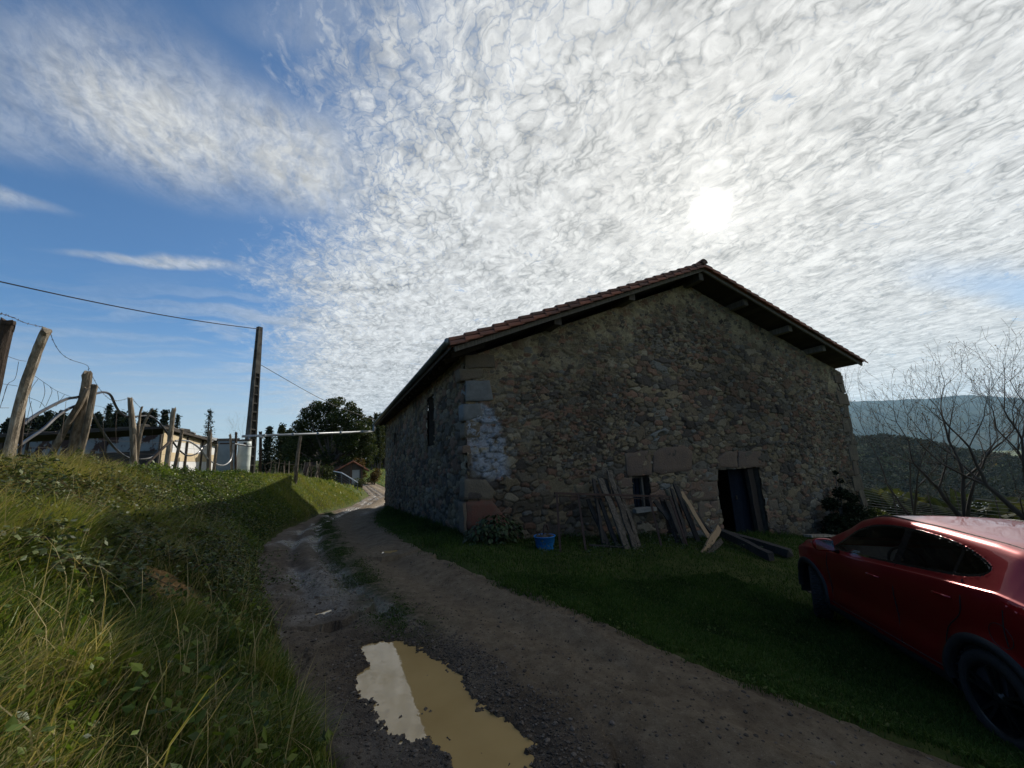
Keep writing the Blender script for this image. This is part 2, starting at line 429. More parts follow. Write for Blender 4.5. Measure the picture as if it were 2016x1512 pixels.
o = npmesh('dirt_road', np.c_[XX, YY, ZZ], gridfaces(len(us), len(ys)), M_road, smooth=True, fattr={'wet': wet, 'dark': dark, 'strip': strip})
tag(o, kind='structure')

# water in the puddles
M_water, t, b = newmat('muddy water')
tc = t.n.new('ShaderNodeTexCoord').outputs['Object']
t.put(b.inputs['Base Color'], t.ramp(t.noise(1.6, tc, 4, .6), [(.3, (.34, .225, .09)), (.7, (.42, .285, .12))]))
b.inputs['Roughness'].default_value = .015; b.inputs['IOR'].default_value = 1.65
bp = t.n.new('ShaderNodeBump'); bp.inputs['Strength'].default_value = .10; bp.inputs['Distance'].default_value = .004
t.l.new(t.noise(14, tc, 2, .5), bp.inputs['Height']); t.l.new(bp.outputs[0], b.inputs['Normal'])
for poly, wz in PUDS:
    c = np.mean(poly, 0); q = [c + (p - c) * 1.0 + (p - c) / np.linalg.norm(p - c) * .14 for p in map(np.array, poly)]
    mb = MB(); mb.prism([(p[0], p[1]) for p in q], wz, wz - .012, conv=lambda p, z: (p[0], p[1], z))
    tag(mb.build('puddle', M_water), kind='structure')

# loose stones round the puddle and along the track
def icos(P, r, flat=.7):
    n = len(P); V = ICO[None] * (1 + rng.uniform(-.25, .25, (n, len(ICO), 1))) * r[:, None, None]; V[..., 2] *= flat
    a = rng.uniform(0, 6.28, n); ca = np.cos(a)[:, None]; sa = np.sin(a)[:, None]
    V = np.stack([V[..., 0] * ca * 1.2 - V[..., 1] * sa, V[..., 0] * sa * 1.2 + V[..., 1] * ca, V[..., 2]], -1) + P[:, None]
    F = (np.array(ICOF)[None] + (np.arange(n) * len(ICO))[:, None, None]).reshape(-1, 3)
    return V.reshape(-1, 3), F, np.repeat(rng.random(n), len(ICO))
N = 110000
px_ = rng.uniform(-1.2, 3.6, N); py_ = rng.uniform(.9, 9, N)
u_ = (px_ - xl(py_)) / (xrr(py_) - xl(py_)); sd_ = polysd(PUD, px_, py_)
band = np.exp(-((sd_ - .16) / .14) ** 2) * sst(.35, .75, (px_ - .2) / .9 + .0) * 1.3 + np.exp(-((sd_ - .1) / .12) ** 2) * .5
pr = np.clip(.06 + .10 * sst(.6, .3, u_) + band, 0, 1) * (u_ > .02) * (u_ < .97) * (sd_ > -.22) * np.where(sd_ < -.03, .12, 1) * sst(10, 3, py_)
k_ = rng.random(N) < pr
P = np.c_[px_[k_], py_[k_], roadz(px_[k_], py_[k_])]; r_ = rng.uniform(.004, .013, len(P)) * (1 + .9 * (rng.random(len(P)) < .12))
r_ = r_ * .72; P[:, 2] += r_ * .15
V, F, T = icos(P, r_)
M_grav = mat('gravel stone', [(0, (.026, .020, .015)), (.6, (.075, .058, .044)), (.93, (.12, .10, .082)), (1, (.30, .26, .22))], 30, .75, .2, 60, tintw=.8)
tag(npmesh('gravel', V, F, M_grav, fattr={'tint': T}), kind='stuff')

# ---------------------------------------------------------------- distant mountain ridge
MT_PX = [(1400, 800), (1600, 796), (1670, 790), (1760, 787), (1830, 784), (1880, 779), (1920, 778), (1965, 781), (2016, 786), (2150, 800), (2400, 830), (2700, 870)]
MT_AZ = [azof(*p) for p in MT_PX]; MT_EL = [el(*p) for p in MT_PX]
az = np.radians(np.linspace(MT_AZ[0] - 6, MT_AZ[-1] + 6, 260)); rr = np.linspace(2400, 8200, 84)
A, RR = np.meshgrid(az, rr, indexing='ij'); A = A.ravel(); RR = RR.ravel()
topz = I(np.degrees(A), MT_AZ, MT_EL) * 7000 + CAMH
t_ = np.clip((RR - 2400) / 4600, 0, 1)
zz = -230 + (topz + 230) * (t_ ** 1.05) * np.where(RR > 7000, 1 - ((RR - 7000) / 1600) ** 2, 1)
zz += fbm(A * 60, RR / 500, 71, 5) * 55 * np.sin(np.pi * np.clip(t_, 0, .93)) + fbm(A * 250, RR / 90, 72, 3) * 6
M_mt = mat('mountain woods', [(.015, .024, .018), (.035, .045, .026), (.055, .055, .035)], .004, 1, 0, tintw=0, spec=0, detail=8)
o = npmesh('mountain', np.c_[np.sin(A) * RR, np.cos(A) * RR, zz], gridfaces(260, 84), M_mt, smooth=True)
tag(o, kind='structure')
# ---------------------------------------------------------------- grass
def blades(P, h, wd, lean, tint, az=None, bend=.9):
    """P (n,3) roots; every blade five triangles"""
    n = len(P); a = rng.uniform(0, 2 * np.pi, n) if az is None else az
    f = np.stack([np.cos(a), np.sin(a), 0 * a], 1)
    ws = rng.uniform(0, 2 * np.pi, n); s = np.stack([np.cos(ws), np.sin(ws), 0 * ws], 1) * wd[:, None] / 2
    up = np.array([0, 0, 1.0])
    def at(t): return P + f * (lean * h * t ** 2 * bend)[:, None] + up * (h * t * (1 - .45 * lean * t))[:, None]
    p0, p1, p2, p3 = at(0), at(.4), at(.75), at(1.0)
    V = np.stack([p0 - s, p0 + s, p1 - s * .85, p1 + s * .85, p2 - s * .5, p2 + s * .5, p3], 1).reshape(-1, 3)
    F = np.array([[0, 1, 3], [0, 3, 2], [2, 3, 5], [2, 5, 4], [4, 5, 6]])
    F = (F[None] + (np.arange(n) * 7)[:, None, None]).reshape(-1, 3)
    return V, F, np.repeat(tint, 7)
def leaves(P, size, tint, updir=.6):
    n = len(P); nrm = rng.normal(0, 1, (n, 3)); nrm[:, 2] = np.abs(nrm[:, 2]) + updir; nrm /= np.linalg.norm(nrm, axis=1)[:, None]
    a = np.cross(nrm, rng.normal(0, 1, (n, 3))); a /= np.linalg.norm(a, axis=1)[:, None] + 1e-9; b = np.cross(nrm, a)
    s = size[:, None]
    V = np.stack([P - a * s * .5, P + b * s * .30 - nrm * s * .08, P + a * s * .55 - nrm * s * .12, P - b * s * .30 - nrm * s * .08], 1).reshape(-1, 3)
    q = (np.arange(n) * 4)[:, None]
    F = np.concatenate([q + np.array([[0, 1, 2]]), q + np.array([[0, 2, 3]])], 0)
    return V, F, np.repeat(tint, 4)
GR = [(0, (.016, .032, .006)), (.3, (.052, .092, .015)), (.55, (.135, .185, .026)), (.75, (.225, .235, .050)), (.87, (.28, .22, .095)), (1, (.46, .38, .21))]
M_grass = leafmat('bank grass blades', GR, .45, .45, .3)
M_lawn = leafmat('lawn grass blades', [(0, (.014, .028, .006)), (.4, (.036, .072, .012)), (.75, (.072, .125, .022)), (1, (.15, .14, .055))], .35, .6, .15)

def earthm(P):
    m = np.zeros(len(P))
    for c, r in EARTH: m = np.maximum(m, sst(1.15, .6, np.linalg.norm(P - c, axis=1) / r))
    return m
# long grass on the near bank, clumped
def scatter(x0, x1, y0, y1, n): return rng.uniform(x0, x1, n), rng.uniform(y0, y1, n)
parts = []
x, y = scatter(-4.6, .6, .3, 9.5, 330000)
L = xl(y); d = L - x; w = L - xcrest(y); tt = d / w
cl = fbm(x * 2.3, y * 2.3, 81, 3); cl2 = fbm(x * 7, y * 7, 82, 2)
pr = sst(-.02, .12, d) * (.38 + .5 * (cl > -.1)) * (.55 + .6 * (cl2 > -.15)) * sst(-.25, -.02, -(tt - 1.25)) * sst(16, 2, y) * 1.1
k = rng.random(len(x)) < pr; x, y = x[k], y[k]; P = np.c_[x, y, groundz(x, y)]
k = rng.random(len(P)) > np.maximum(earthm(P), earthm(P + np.array([-.10, .02, .10]))) * .95; P = P[k]; x, y = P[:, 0], P[:, 1]; em = earthm(P + np.array([-.12, 0, .06]))
d = xl(y) - x; tt = d / (xl(y) - xcrest(y)); cl = fbm(x * 2.3, y * 2.3, 81, 3); dryn = fbm(x * 1.1, y * 1.1, 84, 3)
h = (1 - .7 * em) * (.08 + .14 * sst(.05, .5, tt) + .13 * np.clip(cl, 0, 1) * 2) * rng.uniform(.4, 1.4, len(P))
dry = (rng.random(len(P)) < .10 + .32 * sst(.0, .5, dryn) + .38 * sst(.55, .95, tt))
low_ = sst(.55, .05, tt) * .8  # weaker sunlight at the bank foot, darkened into the blade tint
dry = dry & (rng.random(len(P)) > .55 * low_)
tint = np.where(dry, rng.uniform(.76, 1, len(P)), np.clip(.50 - .20 * low_ - .10 * sst(.1, -.4, fbm(x * .8, y * .8, 89, 2)) + .30 * cl + .25 * fbm(x * 6, y * 6, 87, 2) + rng.normal(0, .15, len(P)), .03, .77))
dirn = np.pi * .02 + fbm(x * 1.3, y * 1.3, 86, 2) * 1.6 + rng.normal(0, 1.25, len(P))     # hangs down the slope towards the track
parts.append(blades(P, h * (1 + .25 * dry), rng.uniform(.0045, .009, len(P)) * (1 - .3 * dry), rng.uniform(.35, 1.15, len(P)), tint, dirn))
# lower bank edge with thinner short grass
def join(parts):
    V = np.concatenate([p[0] for p in parts]); T = np.concatenate([p[2] for p in parts]); F = []; c = 0
    for p in parts: F.append(p[1] + c); c += len(p[0])
    return V, np.concatenate(F), T
kk = rng.random(len(P)) < .10 * (fbm(x * 3, y * 3, 83, 3) > .02) + .012
Q = P[kk] + np.c_[rng.normal(0, .02, (kk.sum(), 2)), rng.uniform(.03, .22, kk.sum())]
parts.append(leaves(Q, rng.uniform(.02, .065, len(Q)), np.clip(rng.normal(.42, .14, len(Q)), .05, .75)))
kk = rng.random(len(P)) < .012                                # dead stems
parts.append(blades(P[kk], rng.uniform(.25, .6, kk.sum()), rng.uniform(.004, .007, kk.sum()), rng.uniform(.1, .9, kk.sum()), rng.uniform(.8, 1, kk.sum())))
V, F, T = join(parts)
tag(npmesh('bank_grass', V, F, M_grass, fattr={'tint': T}), kind='stuff')
# leafy cover on the farther bank: blades + small leaves
parts = []
x, y = scatter(-4.2, 1.6, 7.5, 30, 330000)
d = xl(y) - x; w = xl(y) - xcrest(y); tt = d / w
pr = sst(-.02, .15, d) * (tt < 1.3) * sst(7.5, 9.5, y) * np.clip(9 / y, .3, 1)
k = rng.random(len(x)) < pr; x, y = x[k], y[k]; P = np.c_[x, y, groundz(x, y)]; n = len(P)
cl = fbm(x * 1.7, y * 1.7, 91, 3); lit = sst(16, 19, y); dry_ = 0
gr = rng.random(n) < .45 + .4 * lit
tint = np.clip(.36 + .30 * cl + .30 * lit + rng.normal(0, .12, n), .03, .8)  # sunlit stretch of the bank put in as a brighter blade tint
tint = np.where(rng.random(n) < .05 + .1 * (cl < -.2), rng.uniform(.75, .95, n), tint)
hh = (.07 + .12 * np.clip(cl + .4, 0, 1)) * rng.uniform(.5, 1.3, n)
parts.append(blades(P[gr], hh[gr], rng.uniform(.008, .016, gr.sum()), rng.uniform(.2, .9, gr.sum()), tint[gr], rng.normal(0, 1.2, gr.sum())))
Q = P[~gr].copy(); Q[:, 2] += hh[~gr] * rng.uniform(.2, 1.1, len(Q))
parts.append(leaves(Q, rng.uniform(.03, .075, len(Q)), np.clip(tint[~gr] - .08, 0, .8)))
V, F, T = join(parts)
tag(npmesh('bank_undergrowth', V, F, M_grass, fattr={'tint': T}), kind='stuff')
# lawn and verge
x, y = scatter(.9, 13.5, .3, 27, 520000); xn, yn = scatter(1.6, 6.5, .8, 5.5, 240000); x = np.r_[x, xn]; y = np.r_[y, yn]
k = (x > xrr(y) - .30) & ~((x > 2.75) & (y > 8.6)) & (rng.random(len(x)) < np.where(y > 8.7, .8 * np.clip(14 / (y + 3), .3, 1), np.clip(5.5 / np.hypot(x, y), .22, 1)))
x, y = x[k], y[k]; edge = sst(-.26, .30, x - xrr(y) + fbm(x * 2.5, y * 2.5, 31, 3) * .16 + fbm(x * 8, y * 8, 33, 2) * .16)
k = rng.random(len(x)) < edge ** 1.6; x, y = x[k], y[k]
P = np.c_[x, y, np.where(x < xrr(y) + .12, np.maximum(groundz(x, y), roadz(x, y)), groundz(x, y))]; cl = fbm(x * 1.9, y * 1.9, 95, 3); n = len(P); nr_ = sst(6, 3, np.hypot(x, y))
wall = np.maximum(sst(1.0, .2, 8.6 - y) * (y < 8.7), sst(1.1, .2, 2.6 - x) * (y > 8.5))
h = (.035 + .04 * np.clip(cl + .5, 0, 1.2) + .10 * wall * np.clip(cl + .7, 0, 1)) * rng.uniform(.6, 1.5, n) * (1 - .3 * nr_)
tint = np.clip(.42 + .28 * cl + rng.normal(0, .15, n) - .15 * wall, 0, 1)
tint = np.where(rng.random(n) < .03, .95, tint)
V, F, T = blades(P, h, rng.uniform(.007, .013, n) * (1 - .5 * nr_), rng.uniform(.1, 1.2, n), tint)
kk = rng.random(len(P)) < .012 * (1 + (cl > .1) * 2); Q = P[kk] + [0, 0, .03]; s3 = leaves(Q, rng.uniform(.02, .05, len(Q)), rng.uniform(.5, .95, len(Q)), 1.5)
V, F, T = join([(V, F, T), s3])
# strip between the ruts
x2 = rng.uniform(4.3, 22, 42000); xs = stripx(x2) + rng.normal(0, .16, len(x2)); nn = fbm(xs * 4, x2 * 2, 97, 3) + .12
k = nn > .02; xs, x2 = xs[k], x2[k]; P = np.c_[xs, x2, roadz(xs, x2)]; n = len(P)
s2 = blades(P, rng.uniform(.008, .03, n), rng.uniform(.006, .011, n), rng.uniform(.4, 1.4, n), np.clip(rng.normal(.35, .2, n), 0, 1))
V, F, T = join([(V, F, T), s2])
tag(npmesh('lawn_grass', V, F, M_lawn, fattr={'tint': T}), kind='stuff')
# tufts on the far fields
x, y = scatter(-40, 30, 24, 120, 60000)
k = (x < xl(y) - .2) | (x > xrr(y) + .2); x, y = x[k], y[k]; P = np.c_[x, y, groundz(x, y)]; n = len(P)
V, F, T = blades(P, rng.uniform(.1, .3, n), rng.uniform(.04, .12, n), rng.uniform(.2, .9, n), np.clip(rng.normal(.55, .2, n), 0, 1))
tag(npmesh('meadow_grass', V, F, M_grass, fattr={'tint': T}), kind='stuff')

# brambles trailing over the near bank
mb = MB(); LP = []
for i in range(270):
    px = rng.uniform(-60, 430); py = rng.uniform(895, 1010) if i % 3 else rng.uniform(950, 1150)
    if i < 14: px = rng.uniform(380, 520); py = rng.uniform(960, 1180)
    p = hit(px, py); a = rng.uniform(-.7, .6); Ls = rng.uniform(.35, .95); hgt = rng.uniform(.08, .24)
    d = np.array([math.cos(a), math.sin(a), 0]); pts = []
    for k in range(8):
        t = k / 7; q = p + d * Ls * t; g = float(groundz(q[0], q[1]))
        q[2] = g + .04 + hgt * 4 * t * (1 - t * .85) * (1 if t < 1 else .6); pts.append(q)
    pts = spline(pts, 3); mb.tube(pts, np.linspace(.0035, .0015, len(pts)), 4, False)
    for q in pts[2:]:
        for _ in range(rng.integers(3, 7)): LP.append(q + rng.normal(0, .035, 3))
st = mb.build('bramble_stems', mat('bramble stem', [(.05, .02, .012), (.12, .07, .04)], 10, .7, 0))
LP = np.array(LP)
M_bram = leafmat('bramble leaf', [(0, (.02, .03, .012)), (.6, (.06, .085, .025)), (.9, (.11, .13, .045)), (1, (.16, .17, .08))], .25, .55, .25)
V, F, T = leaves(LP, rng.uniform(.024, .06, len(LP)), rng.random(len(LP)), .9)
bl = npmesh('bramble_leaves', V, F, M_bram, fattr={'tint': T}); tag(bl, kind='stuff'); st.parent = bl; tag(st, kind='stuff')

# ---------------------------------------------------------------- shrubs and trees
def tree_root(name, label, cat, p, group=None): return thing(name, label, cat, tuple(p), group)
def crownmesh(name, mt, parent, centres, radii, n, size, tint0=(.2, .8), shell=.55, squash=.8, up=.2):
    centres = np.asarray(centres); radii = np.asarray(radii, float)
    k = rng.choice(len(centres), n, p=radii ** 2 / (radii ** 2).sum())
    v = rng.normal(0, 1, (n, 3)); v /= np.linalg.norm(v, axis=1)[:, None]
    rad = radii[k] * (shell + (1 - shell) * rng.random(n) ** .5) * (1 + .25 * fbm(v[:, 0] * 3 + k, v[:, 1] * 3 + v[:, 2] * 2, 5, 2))
    P = centres[k] + v * rad[:, None] * np.array([1, 1, squash])
    tn = np.clip(rng.uniform(tint0[0], tint0[1], n) + .25 * (_h(k * 1.0, k * 2.0, 3) - .5), 0, 1)
    V, F, T = leaves(P, size * rng.uniform(.6, 1.3, n), tn, up)
    return npmesh(name, V, F, mt, parent, fattr={'tint': T})

M_bark = mat('dark bark', [(.035, .028, .024), (.10, .082, .068)], 3, .9, .5, 12, stretch=(1, 1, .25))
M_barkp = mat('grey bark', [(.07, .06, .05), (.17, .15, .13)], 3, .9, .5, 12, stretch=(1, 1, .25))
# round dark evergreen oak beyond the pipe
c0 = PD(652, 935, 46); gz = float(groundz(c0[0], c0[1])); c0[2] = gz
t = tree_root('oak_tree', 'large round dark evergreen oak standing behind the silver pipe', 'tree', c0)
def sp(px, py, dep=46, j=1.5):
    q = PD(px, py, dep + rng.uniform(-j, j)); return q
cen = []; rad = []
for px, py, r in [(640, 815, 1.7), (610, 830, 1.5), (675, 822, 1.6), (700, 845, 1.4), (595, 858, 1.5), (640, 855, 2.0), (680, 870, 1.6), (610, 885, 1.5), (655, 893, 1.6), (700, 882, 1.2),
                  (655, 796, 1.0), (625, 800, 1.0), (712, 828, 1.0), (590, 838, 1.0), (575, 880, 1.2), (722, 862, 1.2), (590, 870, 1.6), (712, 850, 1.4), (730, 885, 1.0), (565, 862, .8), (718, 905, 1.2), (690, 915, 1.4), (640, 920, 1.5), (660, 840, 2.0), (605, 812, .9), (700, 812, .9), (668, 790, .8), (578, 905, 1.0), (610, 912, 1.2), (690, 800, .8)]:
    cen.append(sp(px, py)); rad.append(r * .95)
M_oak = leafmat('oak leaf', [(0, (.012, .02, .007)), (.6, (.036, .055, .016)), (1, (.12, .13, .045))], .3, .6, .1)
crownmesh('crown', M_oak, t, cen, rad, 34000, .24, (.1, .8), .25)
mb = MB(); base = np.array(c0)
mb.tube(spline([base - [0, 0, .3], base + [0.1, 0, 1.6], base + [0, 0, 3.2]], 4), np.linspace(.42, .3, 9), 8)
for c, r in zip(cen, rad): mb.tube(spline([base + [0, 0, rng.uniform(1.4, 3)], (base + c) / 2 + [0, 0, .8], c], 4), np.linspace(.16, .03, 9), 5)
mb.build('trunk', M_bark, t, True)
# lighter bushes round its foot
M_bush = leafmat('bush leaf', [(0, (.015, .022, .008)), (.5, (.045, .06, .018)), (1, (.13, .14, .05))], .3, .6, .1)
M_rust = leafmat('autumn leaf', [(0, (.025, .018, .008)), (.5, (.08, .05, .02)), (1, (.17, .13, .05))], .3, .7, .1)
def bush(px, py, dep, wpx, hpx, label, mt, n=1500, size=.12, name='bush', group=None, gnd=True):
    p = PD(px, py, dep); r = wpx / 2 * dep / FPX; h = hpx * dep / FPX
    if gnd: p[2] = float(groundz(p[0], p[1]))
    t = tree_root(name, label, 'bush', p, group); cs = []; rs = []
    for i in range(9):
        a = rng.uniform(0, 6.28); q = rng.uniform(.1, .65)
        zf = rng.uniform(.25, .8) * (1 - .35 * q)
        cs.append(p + np.array([math.cos(a) * r * q, math.sin(a) * r * q, h * zf])); rs.append(min(r, h) * rng.uniform(.28, .45))
    crownmesh('foliage', mt, t, cs, rs, n, size, (.1, .9), .2)
    mb = MB()
    for c in cs: mb.tube([p + rng.normal(0, .05, 3) * [1, 1, 0], (p + c) / 2 + rng.normal(0, .06, 3), c], [.03, .02, .006], 5)
    mb.build('stem', M_bark, t); return t
bush(635, 925, 40, 90, 50, 'pale green leafy bush below the dark oak, above the stick fence', M_bush, 3500, .2)
bush(700, 905, 44, 70, 60, 'rusty autumn coloured bush right of the dark oak', M_rust, 2600, .2)
bush(738, 908, 50, 45, 40, 'brownish shrub behind the small tiled hut', M_rust, 1400, .2)
bush(708, 965, 38, 42, 22, 'low green weeds at the foot of the small hut door', M_bush, 900, .12)
bush(575, 925, 30, 60, 45, 'scrubby thicket behind the concrete pole and stick fence', M_rust, 1800, .14)
bush(525, 925, 27, 50, 55, 'bare brown thicket directly right of the concrete pole', M_rust, 900, .1)
def conifer(px, ptop, dep, wpx, label, name='conifer', dens=1.0, mt=None, group='conifers on the left horizon', bare=0, pb=925):
    b = PD(px, pb, dep); b[2] = float(groundz(b[0], b[1])); top = PD(px, ptop, dep); h = top[2] - b[2]; r = wpx / 2 * dep / FPX; pw = rng.uniform(.85, 1.35); r *= 1.45
    t = tree_root(name, label, 'tree', b, group); mb = MB()
    mb.tube([b, b + [0, 0, h * .5], b + [0, 0, h]], [h * .018 + .05, h * .012 + .03, .02], 6); mb.build('trunk', M_bark, t)
    P = []; tn = []; n = int(4200 * dens)
    nw = int(20 + h * .9)
    for k in range(nw):
        f = (k + rng.uniform(-.2, .2)) / nw; z = h * (.22 + bare + (.78 - bare) * f); rk = (r * (1 - f) ** pw * min(1, .55 + 1.2 * f) + .12) * rng.uniform(.8, 1.25)
        nb = rng.integers(5, 8) if not bare else rng.integers(3, 6); a0 = rng.uniform(0, 6)
        for q in range(nb):
            a = a0 + q * 6.28 / nb + rng.uniform(-.3, .3); rl = rk * rng.uniform(.6, 1.12); m = max(3, int(n / nw / nb))
            s = rng.random(m) ** .6
            P.append(np.stack([np.cos(a) * rl * s, np.sin(a) * rl * s, z - rl * .25 * s + rl * .18 * s ** 2], 1) + b + rng.normal(0, .10 * r + .03, (m, 3)))
    P = np.concatenate(P)
    V, F, T = leaves(P, rng.uniform(.6, 1.4, len(P)) * max(.22, r * .2), rng.uniform(0, .8, len(P)), .2)
    npmesh('crown', V, F, mt or M_con, t, fattr={'tint': T}); return t
M_con = leafmat('needles', [(0, (.006, .012, .006)), (.6, (.016, .026, .012)), (1, (.04, .05, .02))], .15, .7, .1)
M_pine = leafmat('pine needles', [(0, (.02, .026, .010)), (.6, (.045, .055, .018)), (1, (.10, .10, .035))], .25, .7, .1)
K = [(8, 828, 70, 34, 'conifer at the left edge of the photo, low behind the nearest leaning post'), (28, 822, 66, 30, 'dark conifer between the first leaning post and the hut roof'), (55, 820, 70, 32, 'small dark conifer right of the first leaning post'),
     (76, 802, 64, 32, 'pointed dark conifer left of the braced corner post'), (100, 812, 66, 30, 'dark conifer just left of the braced corner post'), (125, 815, 68, 30, 'conifer top seen behind the braced corner post'), (150, 818, 70, 34, 'broad conifer hidden by the braced corner post'),
     (176, 812, 66, 28, 'conifer just right of the braced corner post'), (197, 788, 60, 26, 'tallest slender conifer above the dark hut roof'), (220, 812, 66, 34, 'squat conifer right of the tallest slender one'), (243, 808, 64, 30, 'dark conifer directly left of the forked post'),
     (270, 806, 66, 24, 'thin conifer directly behind the forked post'), (287, 803, 64, 20, 'thin pointed conifer right of the forked post'), (312, 800, 56, 34, 'broad full conifer above the right end of the dark hut roof'), (338, 812, 68, 20, 'narrow conifer right of the broad full conifer')]
for k in K: conifer(k[0], k[1] + rng.uniform(-3, 5), k[2], k[3] * rng.uniform(.8, 1.6), k[4], dens=rng.uniform(.7, 1.2))
conifer(402, 802, 58, 20, 'isolated scrawny half bare conifer above the bright panelled wall', dens=.28, bare=.15)
conifer(525, 838, 60, 26, 'ragged conifer right of the concrete pole', dens=.8, group='ragged conifers by the pole'); conifer(550, 835, 64, 26, 'ragged conifer between the pole and the dark oak', dens=.9, mt=M_pine, group='ragged conifers by the pole')
conifer(566, 845, 60, 30, 'short bushy conifer against the left side of the dark oak', mt=M_pine, group='ragged conifers by the pole')
K = [(727, 818, 85, 22, 'pine just right of the dark oak'), (738, 812, 82, 20, 'pine behind the pipe bend at the barn eaves'), (748, 812, 80, 22, 'pine whose trunk stands nearest the barn wall'), (757, 815, 84, 22, 'pine mostly hidden by the barn corner'), (732, 835, 76, 22, 'shorter pine below the far pine tops'), (744, 838, 74, 20, 'short pine at the edge of the meadow')]
for k in K: conifer(*k, mt=M_pine, group='pines by the meadow', pb=905)

# bare deciduous trees
def bare_tree(base, top_h, spread, seed, label, name='bare_tree', group=None, lean=(0, 0), stems=4, maxseg=5200, m=None, r0=.17, pods=True, levels=7):
    rs = np.random.default_rng(seed); base = np.asarray(base, float)
    t = tree_root(name, label, 'tree', base, group); segs = []; tips = []
    def grow(p, d, L, r, lv):
        if len(segs) > maxseg: return
        n = 4; pts = [p]; q = p
        for k in range(n):
            d = d + rs.normal(0, .075, 3) + np.array([0, 0, .07 if lv > 1 else .03]); d /= np.linalg.norm(d)
            q = q + d * L / n; pts.append(q)
        r1 = max(r * .62, .004); segs.append((np.array(pts), np.linspace(r, r1, n + 1)))
        if lv >= levels or r * .62 < .0022: tips.append(q); return
        nb = 2 if rs.random() < .72 else 3
        for b in range(nb):
            ax = rs.normal(0, 1, 3); ax -= d * ax.dot(d); ax /= np.linalg.norm(ax)
            ang = rs.uniform(.18, .55) if b == 0 else rs.uniform(.4, .85)
            nd = d * math.cos(ang) + ax * math.sin(ang)
            nd[2] = max(nd[2], .12)
            grow(q, nd, L * rs.uniform(.68, .88), r1 * (.95 if b == 0 else rs.uniform(.55, .8)), lv + 1)
        for b in range(1):   # side twigs
            j = rs.integers(1, n); ax = rs.normal(0, 1, 3); nd = d * .6 + ax * .6; nd /= np.linalg.norm(nd)
            if lv < levels - 1: grow(pts[j], nd, L * .5, r1 * .38, min(lv + 3, levels))
    L0 = top_h * .2
    tr = np.array([lean[0] * .3, lean[1] * .3, 1.0]); tr /= np.linalg.norm(tr)
    fork = base + tr * top_h * .16
    segs.append((np.array([base - tr * .4, base + tr * top_h * .08, fork]), np.array([r0 * 1.25, r0 * 1.05, r0])))
    for s in range(stems):
        a = s * 6.283 / stems + rs.uniform(-.4, .4); k = rs.uniform(.25, .8) * spread
        d = np.array([math.cos(a) * k + lean[0], math.sin(a) * k + lean[1], 1]); d /= np.linalg.norm(d)
        grow(fork, d, L0 * rs.uniform(.9, 1.25), r0 * rs.uniform(.5, .75), 1)
    top = max(s[0][:, 2].max() for s in segs); f = top_h / (top - base[2])
    Vs = []; Fs = []; c = 0
    for pts, r in segs:
        pts = base + (pts - base) * f; n = 6 if r[0] > .05 else (4 if r[0] > .015 else 3)
        m1 = MB(); m1.tube(pts, r, n, False); V = m1.V[0]; F = m1.F[4]; Vs.append(V); Fs.append(np.array(F) + c); c += len(V)
    npmesh('branches', np.concatenate(Vs), np.concatenate(Fs), m or M_bark, t, True)
    if pods:
        P = np.array([base + (q - base) * f for q in tips]); P = P[rs.random(len(P)) < .35]
        V, F, T = leaves(P, rng.uniform(.03, .08, len(P)), rng.random(len(P)), 0)
        npmesh('foliage', V, F, M_rust, t, fattr={'tint': T})
    return t
def bt(px, ptop, dep, gy_, **k):
    b = PD(px, gy_, dep); b[2] = float(groundz(b[0], b[1])); top = PD(px, ptop, dep)
    return b, top[2] - b[2]
b, h = bt(1900, 640, 15.5, 1015); bare_tree(b, h, .55, 3, 'bare many stemmed tree in the middle, its trunk rising just behind the red car roof', lean=(-.03, .06), group='bare trees right of the barn', r0=.16, maxseg=6500, stems=3, levels=8)
b, h = bt(1795, 672, 19, 985); bare_tree(b, h, .55, 11, 'slender bare tree nearest the right end of the barn', lean=(-.1, .1), group='bare trees right of the barn', r0=.12, maxseg=5000, stems=3, levels=8)
b, h = bt(2050, 622, 13.5, 1030); bare_tree(b, h, .65, 23, 'bare tree at the right edge of the photo with low branches reaching left', lean=(-.18, .15), group='bare trees right of the barn', r0=.17, maxseg=6500, stems=3, levels=8)
b, h = bt(468, 800, 48, 925); bare_tree(b, h, .3, 31, 'thin bare tree above the white tank left of the pole', lean=(0, 0), r0=.06, maxseg=900, stems=2, m=M_barkp, pods=False, levels=6)

# undergrowth and bushes beyond the car
bl = [(1720, 1010, 14, 90, 60, 'leafy green bush at the foot of the barn right corner'), (1790, 1012, 15.5, 110, 62, 'dark brushy thicket round the slender bare tree'), (1870, 1022, 14, 110, 35, 'low green hedge behind the windscreen end of the car roof'), (1960, 1025, 13.5, 120, 35, 'low green hedge behind the middle of the car roof'), (2040, 1025, 13, 110, 45, 'green bush at the right edge behind the car')]
for i, (px, py, dep, w, hp, lb) in enumerate(bl): bush(px, py, dep, w, hp, lb, M_bush if i != 1 else M_rust, 5200, .085)
